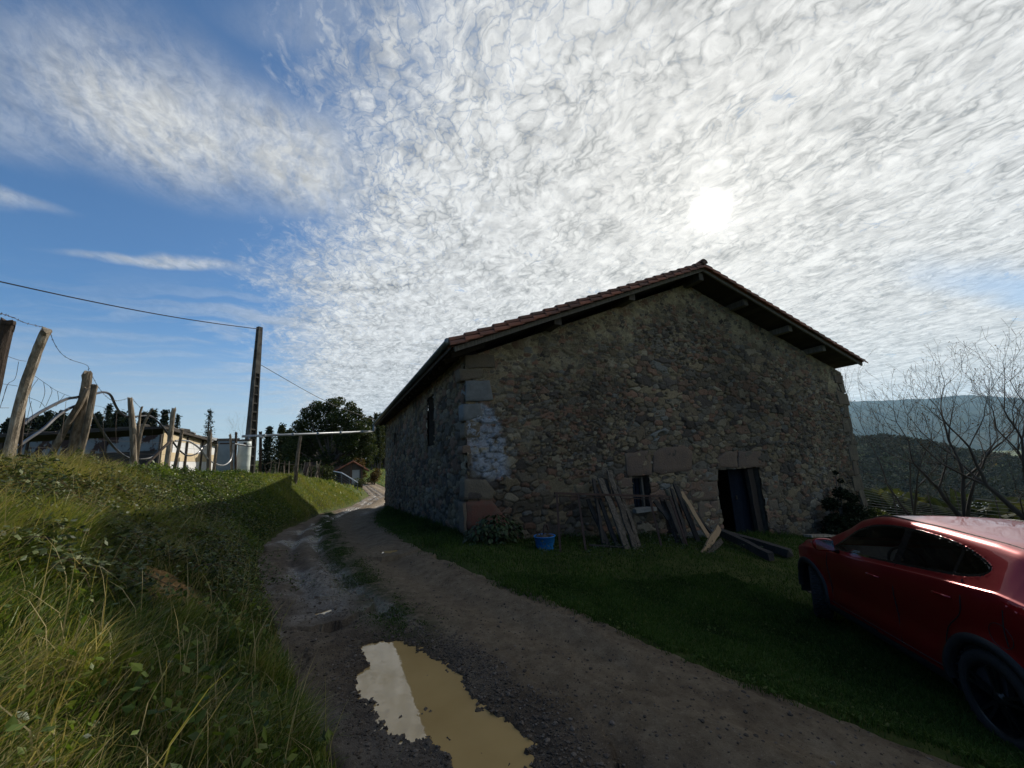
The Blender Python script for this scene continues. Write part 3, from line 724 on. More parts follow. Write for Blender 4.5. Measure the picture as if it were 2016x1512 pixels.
# dark ivy against the right end of the gable
p = PY(1672, 1045, 8.35); p[2] = float(groundz(p[0], p[1]))
t = tree_root('ivy_bush', 'dark ivy bush climbing the right corner of the stone barn', 'bush', p)
p = p - np.array([.45, 0, 0]); cs = [p + np.array(v) for v in [(0, -.3, .5), (.5, -.2, .9), (-.5, -.2, .6), (.2, -.1, 1.5), (.5, 0, 1.9), (.2, -.05, 2.2), (-.5, -.1, 1.2), (.8, -.1, 1.3), (-1.1, -.3, .35), (1.0, -.2, .5)]]
crownmesh('foliage', leafmat('ivy leaf', [(0, (.006, .010, .005)), (1, (.02, .032, .012))], .1, .6, .1), t, cs, [.45, .40, .42, .26, .10, .08, .28, .22, .32, .30], 7000, .085, (.1, .9), .3)
mb = MB()
for c in cs: mb.tube([p, (p + c) / 2, c], [.04, .025, .01], 5)
mb.build('stem', M_bark, t)
# leafy shrub at the near barn corner
M_hyd = leafmat('broad leaf', [(0, (.012, .022, .009)), (.6, (.03, .055, .02)), (1, (.075, .11, .05))], .25, .45, .3)
p = PY(975, 1085, 8.0); p[2] = float(groundz(p[0], p[1]))
t = tree_root('leafy_shrub', 'low broad leaved shrub at the near corner of the barn, left of the blue tub', 'bush', p)
LV = []; LF = []; LT = []; c = 0; mb = MB()
for i in range(620):
    a = rng.uniform(0, 6.28); q = rng.random() ** .5; hh = .62 * (1 - .5 * q * q) * rng.uniform(.2, 1)
    P0 = p + np.array([math.cos(a) * q * .62, math.sin(a) * q * .32, hh]); a2 = a + rng.normal(0, .6); s = rng.uniform(.06, .13)
    d = np.array([math.cos(a2), math.sin(a2), -rng.uniform(.2, 1)]); d /= np.linalg.norm(d); sd = np.cross(d, [0, 0, 1]); sd /= np.linalg.norm(sd); nn = np.cross(sd, d)
    V = [P0, P0 + d * s * .4 + sd * s * .33 - nn * .01, P0 + d * s * .8 + sd * s * .22 - nn * .01, P0 + d * s * 1.15 - nn * .02, P0 + d * s * .8 - sd * s * .22 - nn * .01, P0 + d * s * .4 - sd * s * .33 - nn * .01, P0 + d * s * .55]
    LV += V; LF += [[c, c + 1, c + 6], [c + 1, c + 2, c + 6], [c + 2, c + 3, c + 6], [c + 3, c + 4, c + 6], [c + 4, c + 5, c + 6], [c + 5, c, c + 6]]; LT += [rng.random()] * 7; c += 7
    if i % 12 == 0: mb.tube([p + [rng.uniform(-.2, .2), rng.uniform(-.1, .1), 0], (p + P0) / 2, P0], [.008, .006, .003], 4)
npmesh('foliage', LV, np.array(LF), M_hyd, t, True, fattr={'tint': LT}); mb.build('stem', M_bark, t)
# weeds round the planks
LP = []
for i in range(2600):
    x = rng.uniform(3.4, 9.2); y = rng.uniform(6.4, 8.3); g = vn(x * 2, y * 2, 77)
    if g < -.1: continue
    LP.append([x, y, float(groundz(x, y)) + rng.uniform(0, .16 + .14 * max(g, 0))])
LP = np.array(LP)
V, F, T = leaves(LP, rng.uniform(.025, .06, len(LP)), rng.random(len(LP)), .5)
tag(npmesh('nettles', V, F, M_hyd, fattr={'tint': T}), kind='stuff')

# far woods on the valley sides, one mass
def farcrowns(n, inside, nl, size, mt, name, seed):
    rs = np.random.default_rng(seed); a = np.radians(rs.uniform(inside[0], inside[1], n)); r = inside[2] + (inside[3] - inside[2]) * rs.random(n) ** 1.4
    x = np.sin(a) * r; y = np.cos(a) * r; z = H(x, y); hgt = rs.uniform(.7, 1.3, n) * size
    C = np.c_[x, y, z + hgt * .45]
    k = np.repeat(np.arange(n), nl); v = rs.normal(0, 1, (n * nl, 3)); v /= np.linalg.norm(v, axis=1)[:, None]
    v[:, 2] = np.abs(v[:, 2]) * 1.1 - .15; P = C[k] + v * (hgt[k] * .5 * rs.uniform(.7, 1.1, n * nl))[:, None]
    tn = np.clip(rs.random(n)[k] * .75 + rs.uniform(0, .3, n * nl), 0, 1)
    V, F, T = leaves(P, hgt[k] * rs.uniform(.14, .3, n * nl), tn, .3)
    tag(npmesh(name, V, F, mt, fattr={'tint': T}), kind='stuff')
M_far = leafmat('far wood leaf', [(0, (.012, .018, .008)), (.6, (.035, .045, .016)), (1, (.10, .10, .035))], .3, .8, .05)
M_far2 = leafmat('hill wood leaf', [(0, (.012, .016, .010)), (.7, (.03, .034, .017)), (1, (.06, .06, .03))], .2, .9, .05)
farcrowns(420, (-64, -22, 66, 120), 110, 5.5, M_con, 'left_woodland', 8)
farcrowns(260, (-4, 8, 92, 150), 110, 6, M_pine, 'meadow_woodland', 9)
farcrowns(1500, (56, 92, 55, 330), 130, 6.5, M_far, 'valley_woodland', 5)
farcrowns(6500, (52, 92, 330, 820), 34, 9, M_far2, 'hill_woodland', 6)
# ---------------------------------------------------------------- stone barn
YG = 8.7; XW = 2.67; YB = 23.0
YV = 7.9; RL = (2.15, 4.28); RA_ = (10.38, 7.515); RR_ = (18.62, 4.84)
def zroof(x): return np.interp(x, [RL[0], RA_[0], RR_[0]], [RL[1], RA_[1], RR_[1]])
def xright(z): return np.interp(z, [-2.6, -1.2, .2, 2.2, 3.6, 4.9], [18.32, 18.28, 18.25, 18.36, 18.46, 18.5])
barn = thing('stone_barn', 'old rubble stone barn with a red tiled gable roof standing beside the track', 'barn', (XW, YG, -.03))

def vor(u, v, cw, ch, seed):
    """weighted, jittered cells: edge distance, id hash, cell centre offset"""
    u = u + .06 * fbm(u * 3, v * 3, seed + 50, 3); v = v + .04 * fbm(u * 3, v * 3, seed + 60, 3)
    iv0 = np.floor(v / ch); best = np.full(u.shape, 1e9); sec = np.full(u.shape, 1e9); bid = np.zeros(u.shape); bx = np.zeros(u.shape); bz = np.zeros(u.shape)
    for dv in (-2, -1, 0, 1, 2):
        iv = iv0 + dv; off = _h(iv, iv * 0 + 3, seed) * cw; iu0 = np.floor((u + off) / cw)
        for du in (-2, -1, 0, 1, 2):
            iu = iu0 + du; h1 = _h(iu, iv, seed + 1); h2 = _h(iu, iv, seed + 2); h3 = _h(iu, iv, seed + 4)
            cx = (iu + .5 + (h1 - .5) * .8) * cw - off; cz = (iv + .5 + (h2 - .5) * .75) * ch
            wgt = .5 + .9 * h3 ** 1.5 + .8 * (h3 > .92)
            ax = np.abs(u - cx) / cw; az_ = np.abs(v - cz) / ch
            d = (ax ** 2.6 + az_ ** 2.6) ** (1 / 2.6) / wgt
            m = d < best; sec = np.where(m, best, np.minimum(sec, d))
            bid = np.where(m, _h(iu, iv, seed + 7), bid); bx = np.where(m, u - cx, bx); bz = np.where(m, v - cz, bz); best = np.where(m, d, best)
    return sec - best, bid, bx, bz
PAL = np.array([[.165, .130, .086], [.138, .114, .082], [.118, .104, .082], [.205, .160, .100], [.172, .112, .078], [.145, .130, .104], [.235, .200, .140], [.078, .066, .056], [.185, .150, .094], [.190, .112, .076]])
def stonewall(u, v, seed, limey, cw=.26, ch=.14):
    big = fbm(u * .35, v * .35, seed + 90, 2)
    e, bid, bx, bz = vor(u, v, cw, ch, seed); e2, b2, bx2, bz2 = vor(u, v, cw * .55, ch * .6, seed + 20)
    sm = (big > .12)
    e = np.where(sm, e2, e); bid = np.where(sm, b2, bid); bx = np.where(sm, bx2, bx); bz = np.where(sm, bz2, bz)
    r1 = _h(bid * 991, bid * 37, 1); r2 = _h(bid * 613, bid * 91, 2); r3 = _h(bid * 331, bid * 17, 3)
    st = sst(.02, .16, e)
    h = st * (.008 + .058 * r1) + (bx * (r2 - .5) + bz * (r3 - .5)) * .16 * st + fbm(u * 16, v * 16, seed + 5, 3) * .008
    mort = sst(.10, .02, e); lm = limey * (.6 + .55 * sst(-.25, .2, fbm(u * 2.2, v * 2.2, seed + 8, 3)))
    lm = np.clip(lm, 0, 1); h = h * (1 - .65 * lm) + lm * .012 * mort
    col = PAL[(bid * 9.999).astype(int)] * (.66 + .6 * r2)[:, None]
    col = col * (1 + .22 * fbm(u * 22, v * 22, seed + 6, 3))[:, None]
    pale = (r3 > .975)[:, None]; col = np.where(pale, np.array([.19, .185, .165]) * (.6 + .4 * r1)[:, None], col)
    mc = np.array([.075, .060, .044]) * (1 - lm)[:, None] + np.array([.33, .285, .175]) * lm[:, None]
    smear = np.clip(lm * sst(-.1, .35, fbm(u * 5, v * 5, seed + 9, 4)), 0, 1) * .75
    mm = np.clip(mort + smear * (1 - mort), 0, 1)[:, None]
    col = col * (1 - mm) + mc * mm * (1 + .3 * fbm(u * 30, v * 30, seed + 3, 2))[:, None]
    col = col * (.82 + .4 * fbm(u * .5, v * .5, seed + 77, 3))[:, None]
    return h, col
M_wall, t, b = newmat('rubble stone')
tc = t.n.new('ShaderNodeTexCoord').outputs['Object']; n = t.noise(45, tc, 5, .7)
c = t.mix(1.0, t.attr('stone', True), t.ramp(n, [(.3, (.62, .62, .62)), (.7, (1.35, 1.35, 1.35))]), 'MULTIPLY')
c = t.mix(t.m('MULTIPLY', t.ss(.60, .72, t.noise(9, tc, 6, .75)), .35), c, (.22, .21, .17))
t.put(b.inputs['Base Color'], c); b.inputs['Roughness'].default_value = .92; b.inputs['Specular IOR Level'].default_value = .2
bp = t.n.new('ShaderNodeBump'); bp.inputs['Strength'].default_value = .7; bp.inputs['Distance'].default_value = .012
t.l.new(t.m('ADD', n, t.noise(140, tc, 3, .7)), bp.inputs['Height']); t.l.new(bp.outputs[0], b.inputs['Normal'])

DOOR = (10.55, 12.55, -1.6, 1.02); WIN = (7.32, 7.92, .16, 1.03)
CAT = (8.35, 8.95, -.95, .12)
st_ = .021
zs = np.arange(-2.7, 7.6, st_); ss_ = np.linspace(0, 1, int(15.8 / st_))
S, Zg = np.meshgrid(ss_, zs, indexing='ij'); shp = S.shape
wob = .05 * vn(Zg * 3.4, Zg * 0, 61) + .03 * np.sign(np.sin(Zg * 8.3))
Xg = XW + S * (xright(Zg) - XW + wob * (S > .9) * 1.0)
u = Xg.ravel(); v = Zg.ravel()
under = zroof(u) - .46 + .03 * vn(u * 4, u * 0, 5)
limey = np.clip(1.0 * sst(1.5, .25, under - v + .35 * fbm(u * 1.3, v * 1.3, 63, 3)) + .45 * sst(.1, .5, fbm(u * .7, v * .7, 66, 3)) * sst(3.5, .5, under - v) + .30 * sst(.1, .5, fbm(u * 1.2, v * 1.2, 67, 3)), 0, 1)
h, col = stonewall(u, v, 100, limey)
# whitewash left on the corner stones
wp = [PY(*q, YG)[[0, 2]] for q in [(918, 800), (962, 792), (988, 838), (998, 895), (1003, 942), (960, 950), (918, 925)]]
sd = polysd(wp, u, v) + .16 * fbm(u * 4, v * 4, 68, 4)
ww = sst(.06, -.12, sd) * sst(-.35, .05, fbm(u * 8, v * 11, 69, 4) + .12)
ww = np.clip(ww, 0, 1)[:, None] * .62
col = col * (1 - ww) + np.array([.36, .42, .50]) * ww * (.75 + .4 * fbm(u * 12, v * 12, 70, 3))[:, None]
yy = YG - h
F = gridfaces(*shp); cx = u[F].mean(1); cz = v[F].mean(1)
keep = cz < (zroof(cx) - .42)
for a_, b_, c_, d_ in (DOOR, WIN, CAT): keep &= ~((cx > a_) & (cx < b_) & (cz > c_) & (cz < d_))
F = F[keep]; us_ = np.unique(F); mp = -np.ones(len(u), int); mp[us_] = np.arange(len(us_)); F = mp[F]
npmesh('wall', np.c_[u, yy, v][us_], F[:, ::-1] if False else F, M_wall, barn, True, cattr={'stone': col[us_]})
# long side wall
ys_ = np.arange(YG - .03, YB, .028); zs2 = np.arange(-1.6, 4.15, .028)
Yw, Zw = np.meshgrid(ys_, zs2, indexing='ij'); shp = Yw.shape; u = Yw.ravel(); v = Zw.ravel()
limey = np.clip(.25 * sst(.0, .5, fbm(u * .6, v * .6, 166, 3)), 0, 1)
h, col = stonewall(u, v, 300, limey, .30, .15)
SL = [(11.75, 12.6, 2.2, 3.78), (19.3, 19.9, 2.7, 3.3), (17.6, 18.2, -.25, .15)]
F = gridfaces(*shp); cx = u[F].mean(1); cz = v[F].mean(1); keep = np.ones(len(F), bool)
for a_, b_, c_, d_ in SL: keep &= ~((cx > a_) & (cx < b_) & (cz > c_) & (cz < d_))
npmesh('wall', np.c_[XW - h + .02, u, v], F[keep], M_wall, barn, True, cattr={'stone': col})
# right, rear and inner walls, plain masonry slabs (leave the openings open)
mb = MB()
mb.box((18.0, (YG + YB) / 2 + .2, 1.1), (.5, YB - YG - .5, 7.3)); mb.box(((XW + 18.2) / 2, YB - .25, 1.3), (15.4, .5, 5.6))
mb.prism([(XW, 3.95), (RA_[0], 7.0), (18.2, 4.4)], YB - .5, YB)
mb.build('wall', mat('inner masonry', [(.05, .04, .032), (.12, .10, .08)], 5, .95, .8, 18), barn)
# reveals of the openings
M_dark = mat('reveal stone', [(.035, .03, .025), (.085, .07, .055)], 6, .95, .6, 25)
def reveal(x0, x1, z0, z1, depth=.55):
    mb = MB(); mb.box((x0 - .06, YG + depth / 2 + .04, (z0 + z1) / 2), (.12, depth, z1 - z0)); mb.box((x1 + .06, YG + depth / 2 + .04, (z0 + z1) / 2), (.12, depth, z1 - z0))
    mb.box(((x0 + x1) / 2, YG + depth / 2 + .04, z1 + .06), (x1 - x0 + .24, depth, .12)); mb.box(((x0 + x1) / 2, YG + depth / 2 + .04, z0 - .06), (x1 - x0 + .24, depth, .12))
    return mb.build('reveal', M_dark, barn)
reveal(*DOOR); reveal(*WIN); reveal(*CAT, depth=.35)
for a_, b_, c_, d_ in SL:
    mb = MB()
    for q in ((a_ - .05, (c_ + d_) / 2, .1, d_ - c_ + .2), (b_ + .05, (c_ + d_) / 2, .1, d_ - c_ + .2), ((a_ + b_) / 2, c_ - .05, b_ - a_, .1), ((a_ + b_) / 2, d_ + .05, b_ - a_, .1)):
        mb.box((XW + .3, q[0], q[1]), (.52, q[2], q[3]))
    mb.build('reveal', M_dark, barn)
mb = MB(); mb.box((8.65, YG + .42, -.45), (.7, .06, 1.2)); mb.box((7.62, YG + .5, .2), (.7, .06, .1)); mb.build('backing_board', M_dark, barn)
# dressed stones: corner quoins, lintels, jambs (irregular blocks, slightly proud)
M_quoin = mat('dressed sandstone', [(0, (.085, .075, .058)), (.35, (.125, .103, .074)), (.62, (.128, .090, .066)), (.85, (.105, .078, .062)), (1, (.16, .14, .11))], 3, .9, 1.0, 22, tintw=.65, detail=7)
M_grayq = mat('blue grey block', [(.15, .157, .155), (.10, .105, .105)], 6, .85, .4, 40, tintw=.2)
M_redq = mat('red sandstone', [(.085, .066, .048), (.115, .050, .036), (.09, .058, .042)], 2.2, .9, .5, 30, tintw=.2, detail=7)
def block(poly, m=M_quoin, proud=.05, tint=None, name='quoin', depth=.3, side=True):
    """poly in photo pixels on the gable plane, roughened outline"""
    P = [PY(*q, YG)[[0, 2]] for q in poly]; out = []
    for i, p in enumerate(P):
        q = P[(i + 1) % len(P)]; n = max(2, int(np.linalg.norm(q - p) / .11))
        for k in range(n): out.append(p + (q - p) * k / n + (rng.normal(0, .008, 2)))
    n = len(out); c = np.mean(out, 0); tint = rng.random() if tint is None else tint
    rings = [(1.0, depth), (1.0, -proud + .03), (.99, -proud + .010), (.965, -proud)]
    V = []; F = []
    for s, dy in rings: V += [np.array([c[0] + (p[0] - c[0]) * s, YG + dy, c[1] + (p[1] - c[1]) * s]) for p in out]
    ms = 3
    for j in range(1, ms):                                     # dimpled face
        s = .965 * (1 - j / ms)
        V += [np.array([c[0] + (p[0] - c[0]) * s, YG - proud - rng.uniform(-.002, .003), c[1] + (p[1] - c[1]) * s]) for p in out]
    V.append(np.array([c[0], YG - proud - .005, c[1]]))
    L = len(rings) + ms - 1
    for k in range(L - 1):
        for i in range(n): j = (i + 1) % n; F.append((k * n + i, k * n + j, k * n + n + j, k * n + n + i))
    for i in range(n): F.append(((L - 1) * n + i, (L - 1) * n + (i + 1) % n, L * n))
    mb = MB(); mb.add(V, F, tint); return mb.build(name, m, barn, True)
block([(914, 700), (972, 700), (975, 724), (915, 725)], tint=.1); block([(904, 727), (950, 727), (946, 746), (905, 750)], tint=.3)
block([(916, 751), (962, 750), (970, 788), (915, 792)], M_grayq, .07); block([(911, 796), (945, 795), (949, 822), (912, 828)], M_grayq, .045)
block([(914, 832), (946, 834), (944, 860), (914, 862)], tint=.2, proud=.03)
block([(909, 878), (924, 876), (925, 892), (910, 893)], tint=.6); block([(913, 942), (956, 944), (972, 966), (969, 983), (912, 984)], tint=.05)
block([(916, 987), (968, 986), (984, 1005), (1004, 1034), (960, 1040), (918, 1042)], M_redq, .06)
block([(910, 990), (916, 988), (918, 1052), (912, 1052)], tint=.4)
for q, ti in (([(1228, 893), (1278, 886), (1281, 936), (1233, 938)], .75), ([(1284, 890), (1300, 882), (1345, 877), (1361, 890), (1359, 926), (1300, 934), (1284, 930)], .8)): block(q, tint=ti, name='lintel', proud=.06)
for q, ti in (([(1407, 906), (1425, 889), (1448, 889), (1449, 921), (1411, 919)], .75), ([(1451, 889), (1496, 888), (1505, 900), (1502, 919), (1451, 922)], .8)): block(q, tint=ti, name='lintel', proud=.06)
for q, ti in (([(1349, 925), (1412, 922), (1413, 946), (1352, 948)], .5), ([(1356, 950), (1412, 947), (1412, 984), (1358, 987)], .62), ([(1372, 989), (1395, 987), (1396, 1018), (1374, 1022)], .4), ([(1397, 987), (1413, 986), (1414, 1020), (1398, 1020)], .55), ([(1375, 1024), (1414, 1022), (1416, 1046), (1378, 1050)], .45),
              ([(1505, 921), (1524, 921), (1523, 940), (1507, 940)], .2), ([(1508, 943), (1531, 942), (1537, 980), (1510, 982)], .3), ([(1511, 984), (1528, 984), (1532, 1002), (1512, 1003)], .25), ([(1512, 1005), (1533, 1004), (1536, 1040), (1514, 1040)], .15),
              ([(1214, 940), (1243, 940), (1243, 960), (1216, 962)], .7), ([(1218, 964), (1243, 963), (1243, 984), (1220, 985)], .66)): block(q, tint=ti, name='jamb_stone', proud=.035)
xs_ = [-1.9, -1.25, -.7, -.1, .45, 1.0, 1.6, 2.1, 2.65, 3.15, 3.65, 4.02, 4.36]
for i in range(len(xs_) - 1):                                   # jagged quoins at the far right corner
    z0, z1 = xs_[i], xs_[i + 1] - .02; xr_ = float(xright((z0 + z1) / 2)) + rng.uniform(-.04, .07); w = .62 if i % 2 else .36
    mb = MB(); mb.bar((xr_ - w, YG + .12, (z0 + z1) / 2), (xr_, YG + .12, (z0 + z1) / 2), .36, z1 - z0, tint=rng.random() * .5, seg=3, wob=.012); mb.build('quoin', M_quoin, barn, bevel=.015)
# whitish sill and rough threshold under the window
mb = MB(); mb.box((7.62, YG + .02, .13), (.72, .34, .10), jit=.015); mb.build('window_sill', mat('pale sill stone', [(.2, .2, .185), (.3, .29, .26)], 8, .9, .6, 20), barn)
mb = MB(); mb.box((8.6, YG - .28, -.78), (2.6, .42, .34), jit=.02); mb.build('stone_trough', mat('grey trough stone', [(.075, .085, .09), (.12, .13, .135)], 4, .9, .5, 20), barn, bevel=.02)
# window shutter and frame, door leaf and jamb
M_oldw = mat('old grey wood', [(0, (.035, .03, .026)), (.5, (.085, .075, .062)), (1, (.15, .135, .11))], 5, .9, .6, 20, stretch=(6, 6, .6), tintw=.5)
M_soff = mat('smoky roof boards', [(.022, .017, .014), (.05, .04, .032)], 4, .9, .3, 18, tintw=.6)
M_bluew = mat('blue black painted boards', [(.008, .011, .018), (.018, .024, .034)], 5, .95, .6, 20, stretch=(6, 6, .6), spec=.05)
w = MB()
for q in ((WIN[0] + .04, 'v'), (WIN[1] - .14, 'v')): w.box((q[0] + .02, YG + .16, .6), (.07, .08, .86))
w.box((7.62, YG + .16, .99), (.6, .08, .07)); wf = w.build('window', M_oldw, barn, bevel=.006)
w = MB()
for k in range(3): w.box((7.40 + k * .14, YG + .22, .6), (.115, .03, .8))
ws = w.build('shutter', M_bluew, barn); ws.parent = wf; ws.location = -Vector((0, 0, 0)); wf_loc = None
mb = MB(); x0 = 11.78
for k in range(5): mb.box((x0 + .985 * k * .185, YG + .44 - .17 * k * .185, -.05), (.182, .04, 2.1 - (.02 if k % 2 else 0)), rot=[[.985, .17, 0], [-.17, .985, 0], [0, 0, 1]])
dr = mb.build('door', M_bluew, barn)
mb = MB(); mb.box((11.85, YG + .39, .1), (.05, .04, .12)); hd = mb.build('handle', M_dark, barn); hd.parent = dr
mb = MB(); mb.bar((12.40, YG + .15, -1.3), (12.28, YG + .15, 1.0), .26, .12, up=(0, 1, 0), seg=4, wob=.01); mb.build('door_jamb', M_soff, barn)

# roof: one sheet of overlapping barrel tiles on each slope
M_tile = mat('terracotta tile', [(0, (.075, .05, .038)), (.3, (.15, .07, .048)), (.6, (.235, .09, .055)), (.85, (.28, .105, .06)), (1, (.14, .12, .095))], 3.5, .85, .5, 40, tintw=.7, detail=7)
def tilesheet(side, y0, y1):
    if side < 0: A = np.array(RL); B = np.array(RA_)
    else: A = np.array(RR_); B = np.array(RA_)
    Ls = np.linalg.norm(B - A); d = (B - A) / Ls; nrm = np.array([-d[1], d[0]]) if side < 0 else np.array([d[1], -d[0]])
    if nrm[1] < 0: nrm = -nrm
    nr = int(Ls / .34); ncol = int((y1 - y0) / .225)
    th = np.linspace(0, np.pi, 6); V = []; F = []; T = []; c = 0
    for j in range(ncol):
        yc = y0 + .12 + j * .225
        for i in range(nr):
            s0 = -.06 + i * Ls / nr + rng.normal(0, .012); s1 = s0 + .44; r0, r1 = .098, .08
            lift0 = -.055 + rng.normal(0, .006); lift1 = lift0 - .03; yj = yc + rng.normal(0, .008)
            for s_, r_, l_ in ((s0, r0, lift0), (s1, r1, lift1)):
                P = A + d * s_
                V.append(np.stack([P[0] + nrm[0] * (l_ + np.sin(th) * r_ * .8), yj + np.cos(th) * r_, P[1] + nrm[1] * (l_ + np.sin(th) * r_ * .8)], 1))
            F += [(c + k, c + k + 1, c + 7 + k, c + 6 + k) for k in range(5)]; T += [rng.random()] * 12; c += 12
    V.append(np.array([[A[0] - .02 * side * 0, y, A[1] - .07] if e == 0 else [B[0], y, B[1] - .07] for e in (0, 1) for y in (y0, y1)])); F2 = [(c, c + 1, c + 3, c + 2)]; T += [.1] * 4
    return np.concatenate(V), np.array(F), np.array(F2), np.array(T)
roof = None
for side in (-1, 1):
    V, F, F2, T = tilesheet(side, YV + .17, 23.6)
    o = npmesh('roof', V, [F, F2], M_tile, barn, True, fattr={'tint': T})
# verge tiles: a bedded lower tile and a cover tile along each gable edge
for side in (-1, 1):
    A = np.array(RL) if side < 0 else np.array(RR_); B = np.array(RA_); Ls = np.linalg.norm(B - A); d = (B - A) / Ls
    n = int(Ls / .36); mb = MB(); th = np.linspace(-.35, np.pi + .2, 9)
    for i in range(n):
        for lay, (dy, r, dl) in enumerate(((.0, .115, -.16), (.05, .10, -.045))):
            s0 = i * Ls / n + rng.normal(0, .012) - .05; s1 = s0 + .45; V = []; tn = rng.random() * (1 if lay == 0 else .5)
            for s_, rr_, l_ in ((s0, r, dl + .012), (s0 + .01, r, dl + .012), (s1, r * .84, dl - .025)):
                P = A + d * s_
                for ang in th: V.append([P[0], YV + .05 + dy + np.cos(ang) * rr_, P[1] + l_ + np.sin(ang) * rr_ * .85])
            m = len(th); F = [(k, k + 1, m + k + 1, m + k) for k in range(m - 1)] + [(m + k, m + k + 1, 2 * m + k + 1, 2 * m + k) for k in range(m - 1)]
            # thickness lip at the lower end
            V2 = [[v_[0], YV + .05 + dy + (v_[1] - YV - .05 - dy) * .86, v_[2] - .012] for v_ in V[:m]]; q = len(V); V += V2
            F += [(k, q + k, q + k + 1, k + 1) for k in range(m - 1)]
            mb.add(V, F, tn)
    mb.build('verge_tiles', M_tile, barn, True)
mb = MB()
for k in range(42):                                            # ridge tiles
    y = YV - .03 + k * .37; th = np.linspace(0, np.pi, 8); V = []
    for yy_, r in ((y, .125), (y + .42, .105)):
        for a_ in th: V.append([RA_[0] + np.cos(a_) * r * 1.2, yy_, RA_[1] - .04 + np.sin(a_) * r])
    mb.add(V, [(i, i + 1, 9 + i, 8 + i) for i in range(7)])
mb.box((RA_[0], YV + .01, RA_[1] - .02), (.16, .05, .12))
mb.build('ridge_tiles', M_tile, barn, True)
# boards, rafters, barge boards and purlin ends
mb = MB()
for side in (-1, 1):
    A = np.array([RL[0] + .1, RL[1] - .16]) if side < 0 else np.array([RR_[0] - .1, RR_[1] - .14]); B = np.array([RA_[0], RA_[1] - .17]); d = B - A; nb = 38
    for k in range(nb):
        a_ = A + d * (k + .02) / nb; b_ = A + d * (k + .97) / nb
        mb.bar(((a_[0] + b_[0]) / 2, YV + .09, (a_[1] + b_[1]) / 2), ((a_[0] + b_[0]) / 2, 23.55, (a_[1] + b_[1]) / 2), np.linalg.norm(b_ - a_), .025, up=(-d[1], 0, d[0]))
mb.build('soffit_boards', M_soff, barn)
mb = MB()
for side in (-1, 1):
    A = np.array([RL[0] + .08, RL[1] - .23]) if side < 0 else np.array([RR_[0] - .11, RR_[1] - .21]); B = np.array([RA_[0], RA_[1] - .24])
    mb.bar((A[0], YV + .085, A[1]), (B[0], YV + .085, B[1]), .05, .10, up=(0, 0, 1), seg=9, wob=.006)
mb.build('barge_board', M_oldw, barn)
mb = MB()
for px, py in ((1466, 607), (1553, 655), (1240, 580), (1095, 628), (1620, 697)):
    p = PY(px, py, YV + .3); p[2] = float(zroof(p[0])) - .34
    mb = MB(); mb.bar((p[0], YV + .22, p[2]), (p[0], 9.2, p[2]), .22, .22); mb.build('purlin', M_oldw, barn, bevel=.01)
mb = MB(); mb.bar((RA_[0], YV + .16, RA_[1] - .42), (RA_[0], 9.2, RA_[1] - .42), .2, .28)
mb.build('purlin', M_oldw, barn, bevel=.01)
mb = MB()
for k in range(25):
    y = 8.5 + k * .6; mb = MB(); mb.bar((2.3, y, 4.05), (3.1, y, 4.36), .09, .11); mb.build('rafter_tail', M_soff, barn)
# gutter with end cap and brackets, downpipe elbow at the far end
M_zinc = mat('grey zinc', [(.10, .115, .12), (.16, .175, .18)], 2, .38, .05, 20, metal=.75, tintw=.1)
mb = MB(); th = np.linspace(np.pi, 2 * np.pi, 9); V = []
for rr_ in (.078, .072):
    for y in (YV + .05, 23.75):
        for a_ in th: V.append([2.07 + np.cos(a_) * rr_, y, 4.21 + np.sin(a_) * rr_])
mb.add(V, [(i, i + 1, 10 + i, 9 + i) for i in range(8)] + [(18 + i, 27 + i, 28 + i, 19 + i) for i in range(8)] + [(i, 18 + i, 19 + i, i + 1) for i in range(8)] + [(0, 9, 27, 18), (8, 26, 35, 17)], .3)
mb.lathe([(0, 0), (.074, 0), (.078, .006), (.074, .012), (0, .012)], (2.07, YV + .045, 4.21), 18, axis=[[1, 0, 0], [0, 0, 1], [0, 1, 0]], tint=.9)
gt = mb.build('gutter', M_zinc, barn, True)
mb = MB()
for k in range(22):
    y = 8.6 + k * .68; mb = MB(); mb.tube([(2.07 + math.cos(a_) * .084, y, 4.21 + math.sin(a_) * .084) for a_ in np.linspace(np.pi * .95, 2.05 * np.pi, 8)], .006, 4); mb.build('gutter_bracket', M_zinc, barn)
mb = MB(); mb.bar((2.15, YV + .1, 4.10), (2.15, 23.55, 4.10), .02, .10); mb.build('fascia', M_soff, barn)

# barn sheared so sunlight reaches the bank: far end leans in, eaves drop
for ch in barn.children_recursive:
    if ch.type != 'MESH': continue
    me = ch.data; n = len(me.vertices); a_ = np.empty(n * 3, np.float32); me.vertices.foreach_get('co', a_); a_ = a_.reshape(-1, 3)
    k_ = np.maximum(a_[:, 1] + YG - YG, 0); a_[:, 0] -= k_ * .021; a_[:, 2] -= k_ * .0175; me.vertices.foreach_set('co', a_.ravel()); me.update()
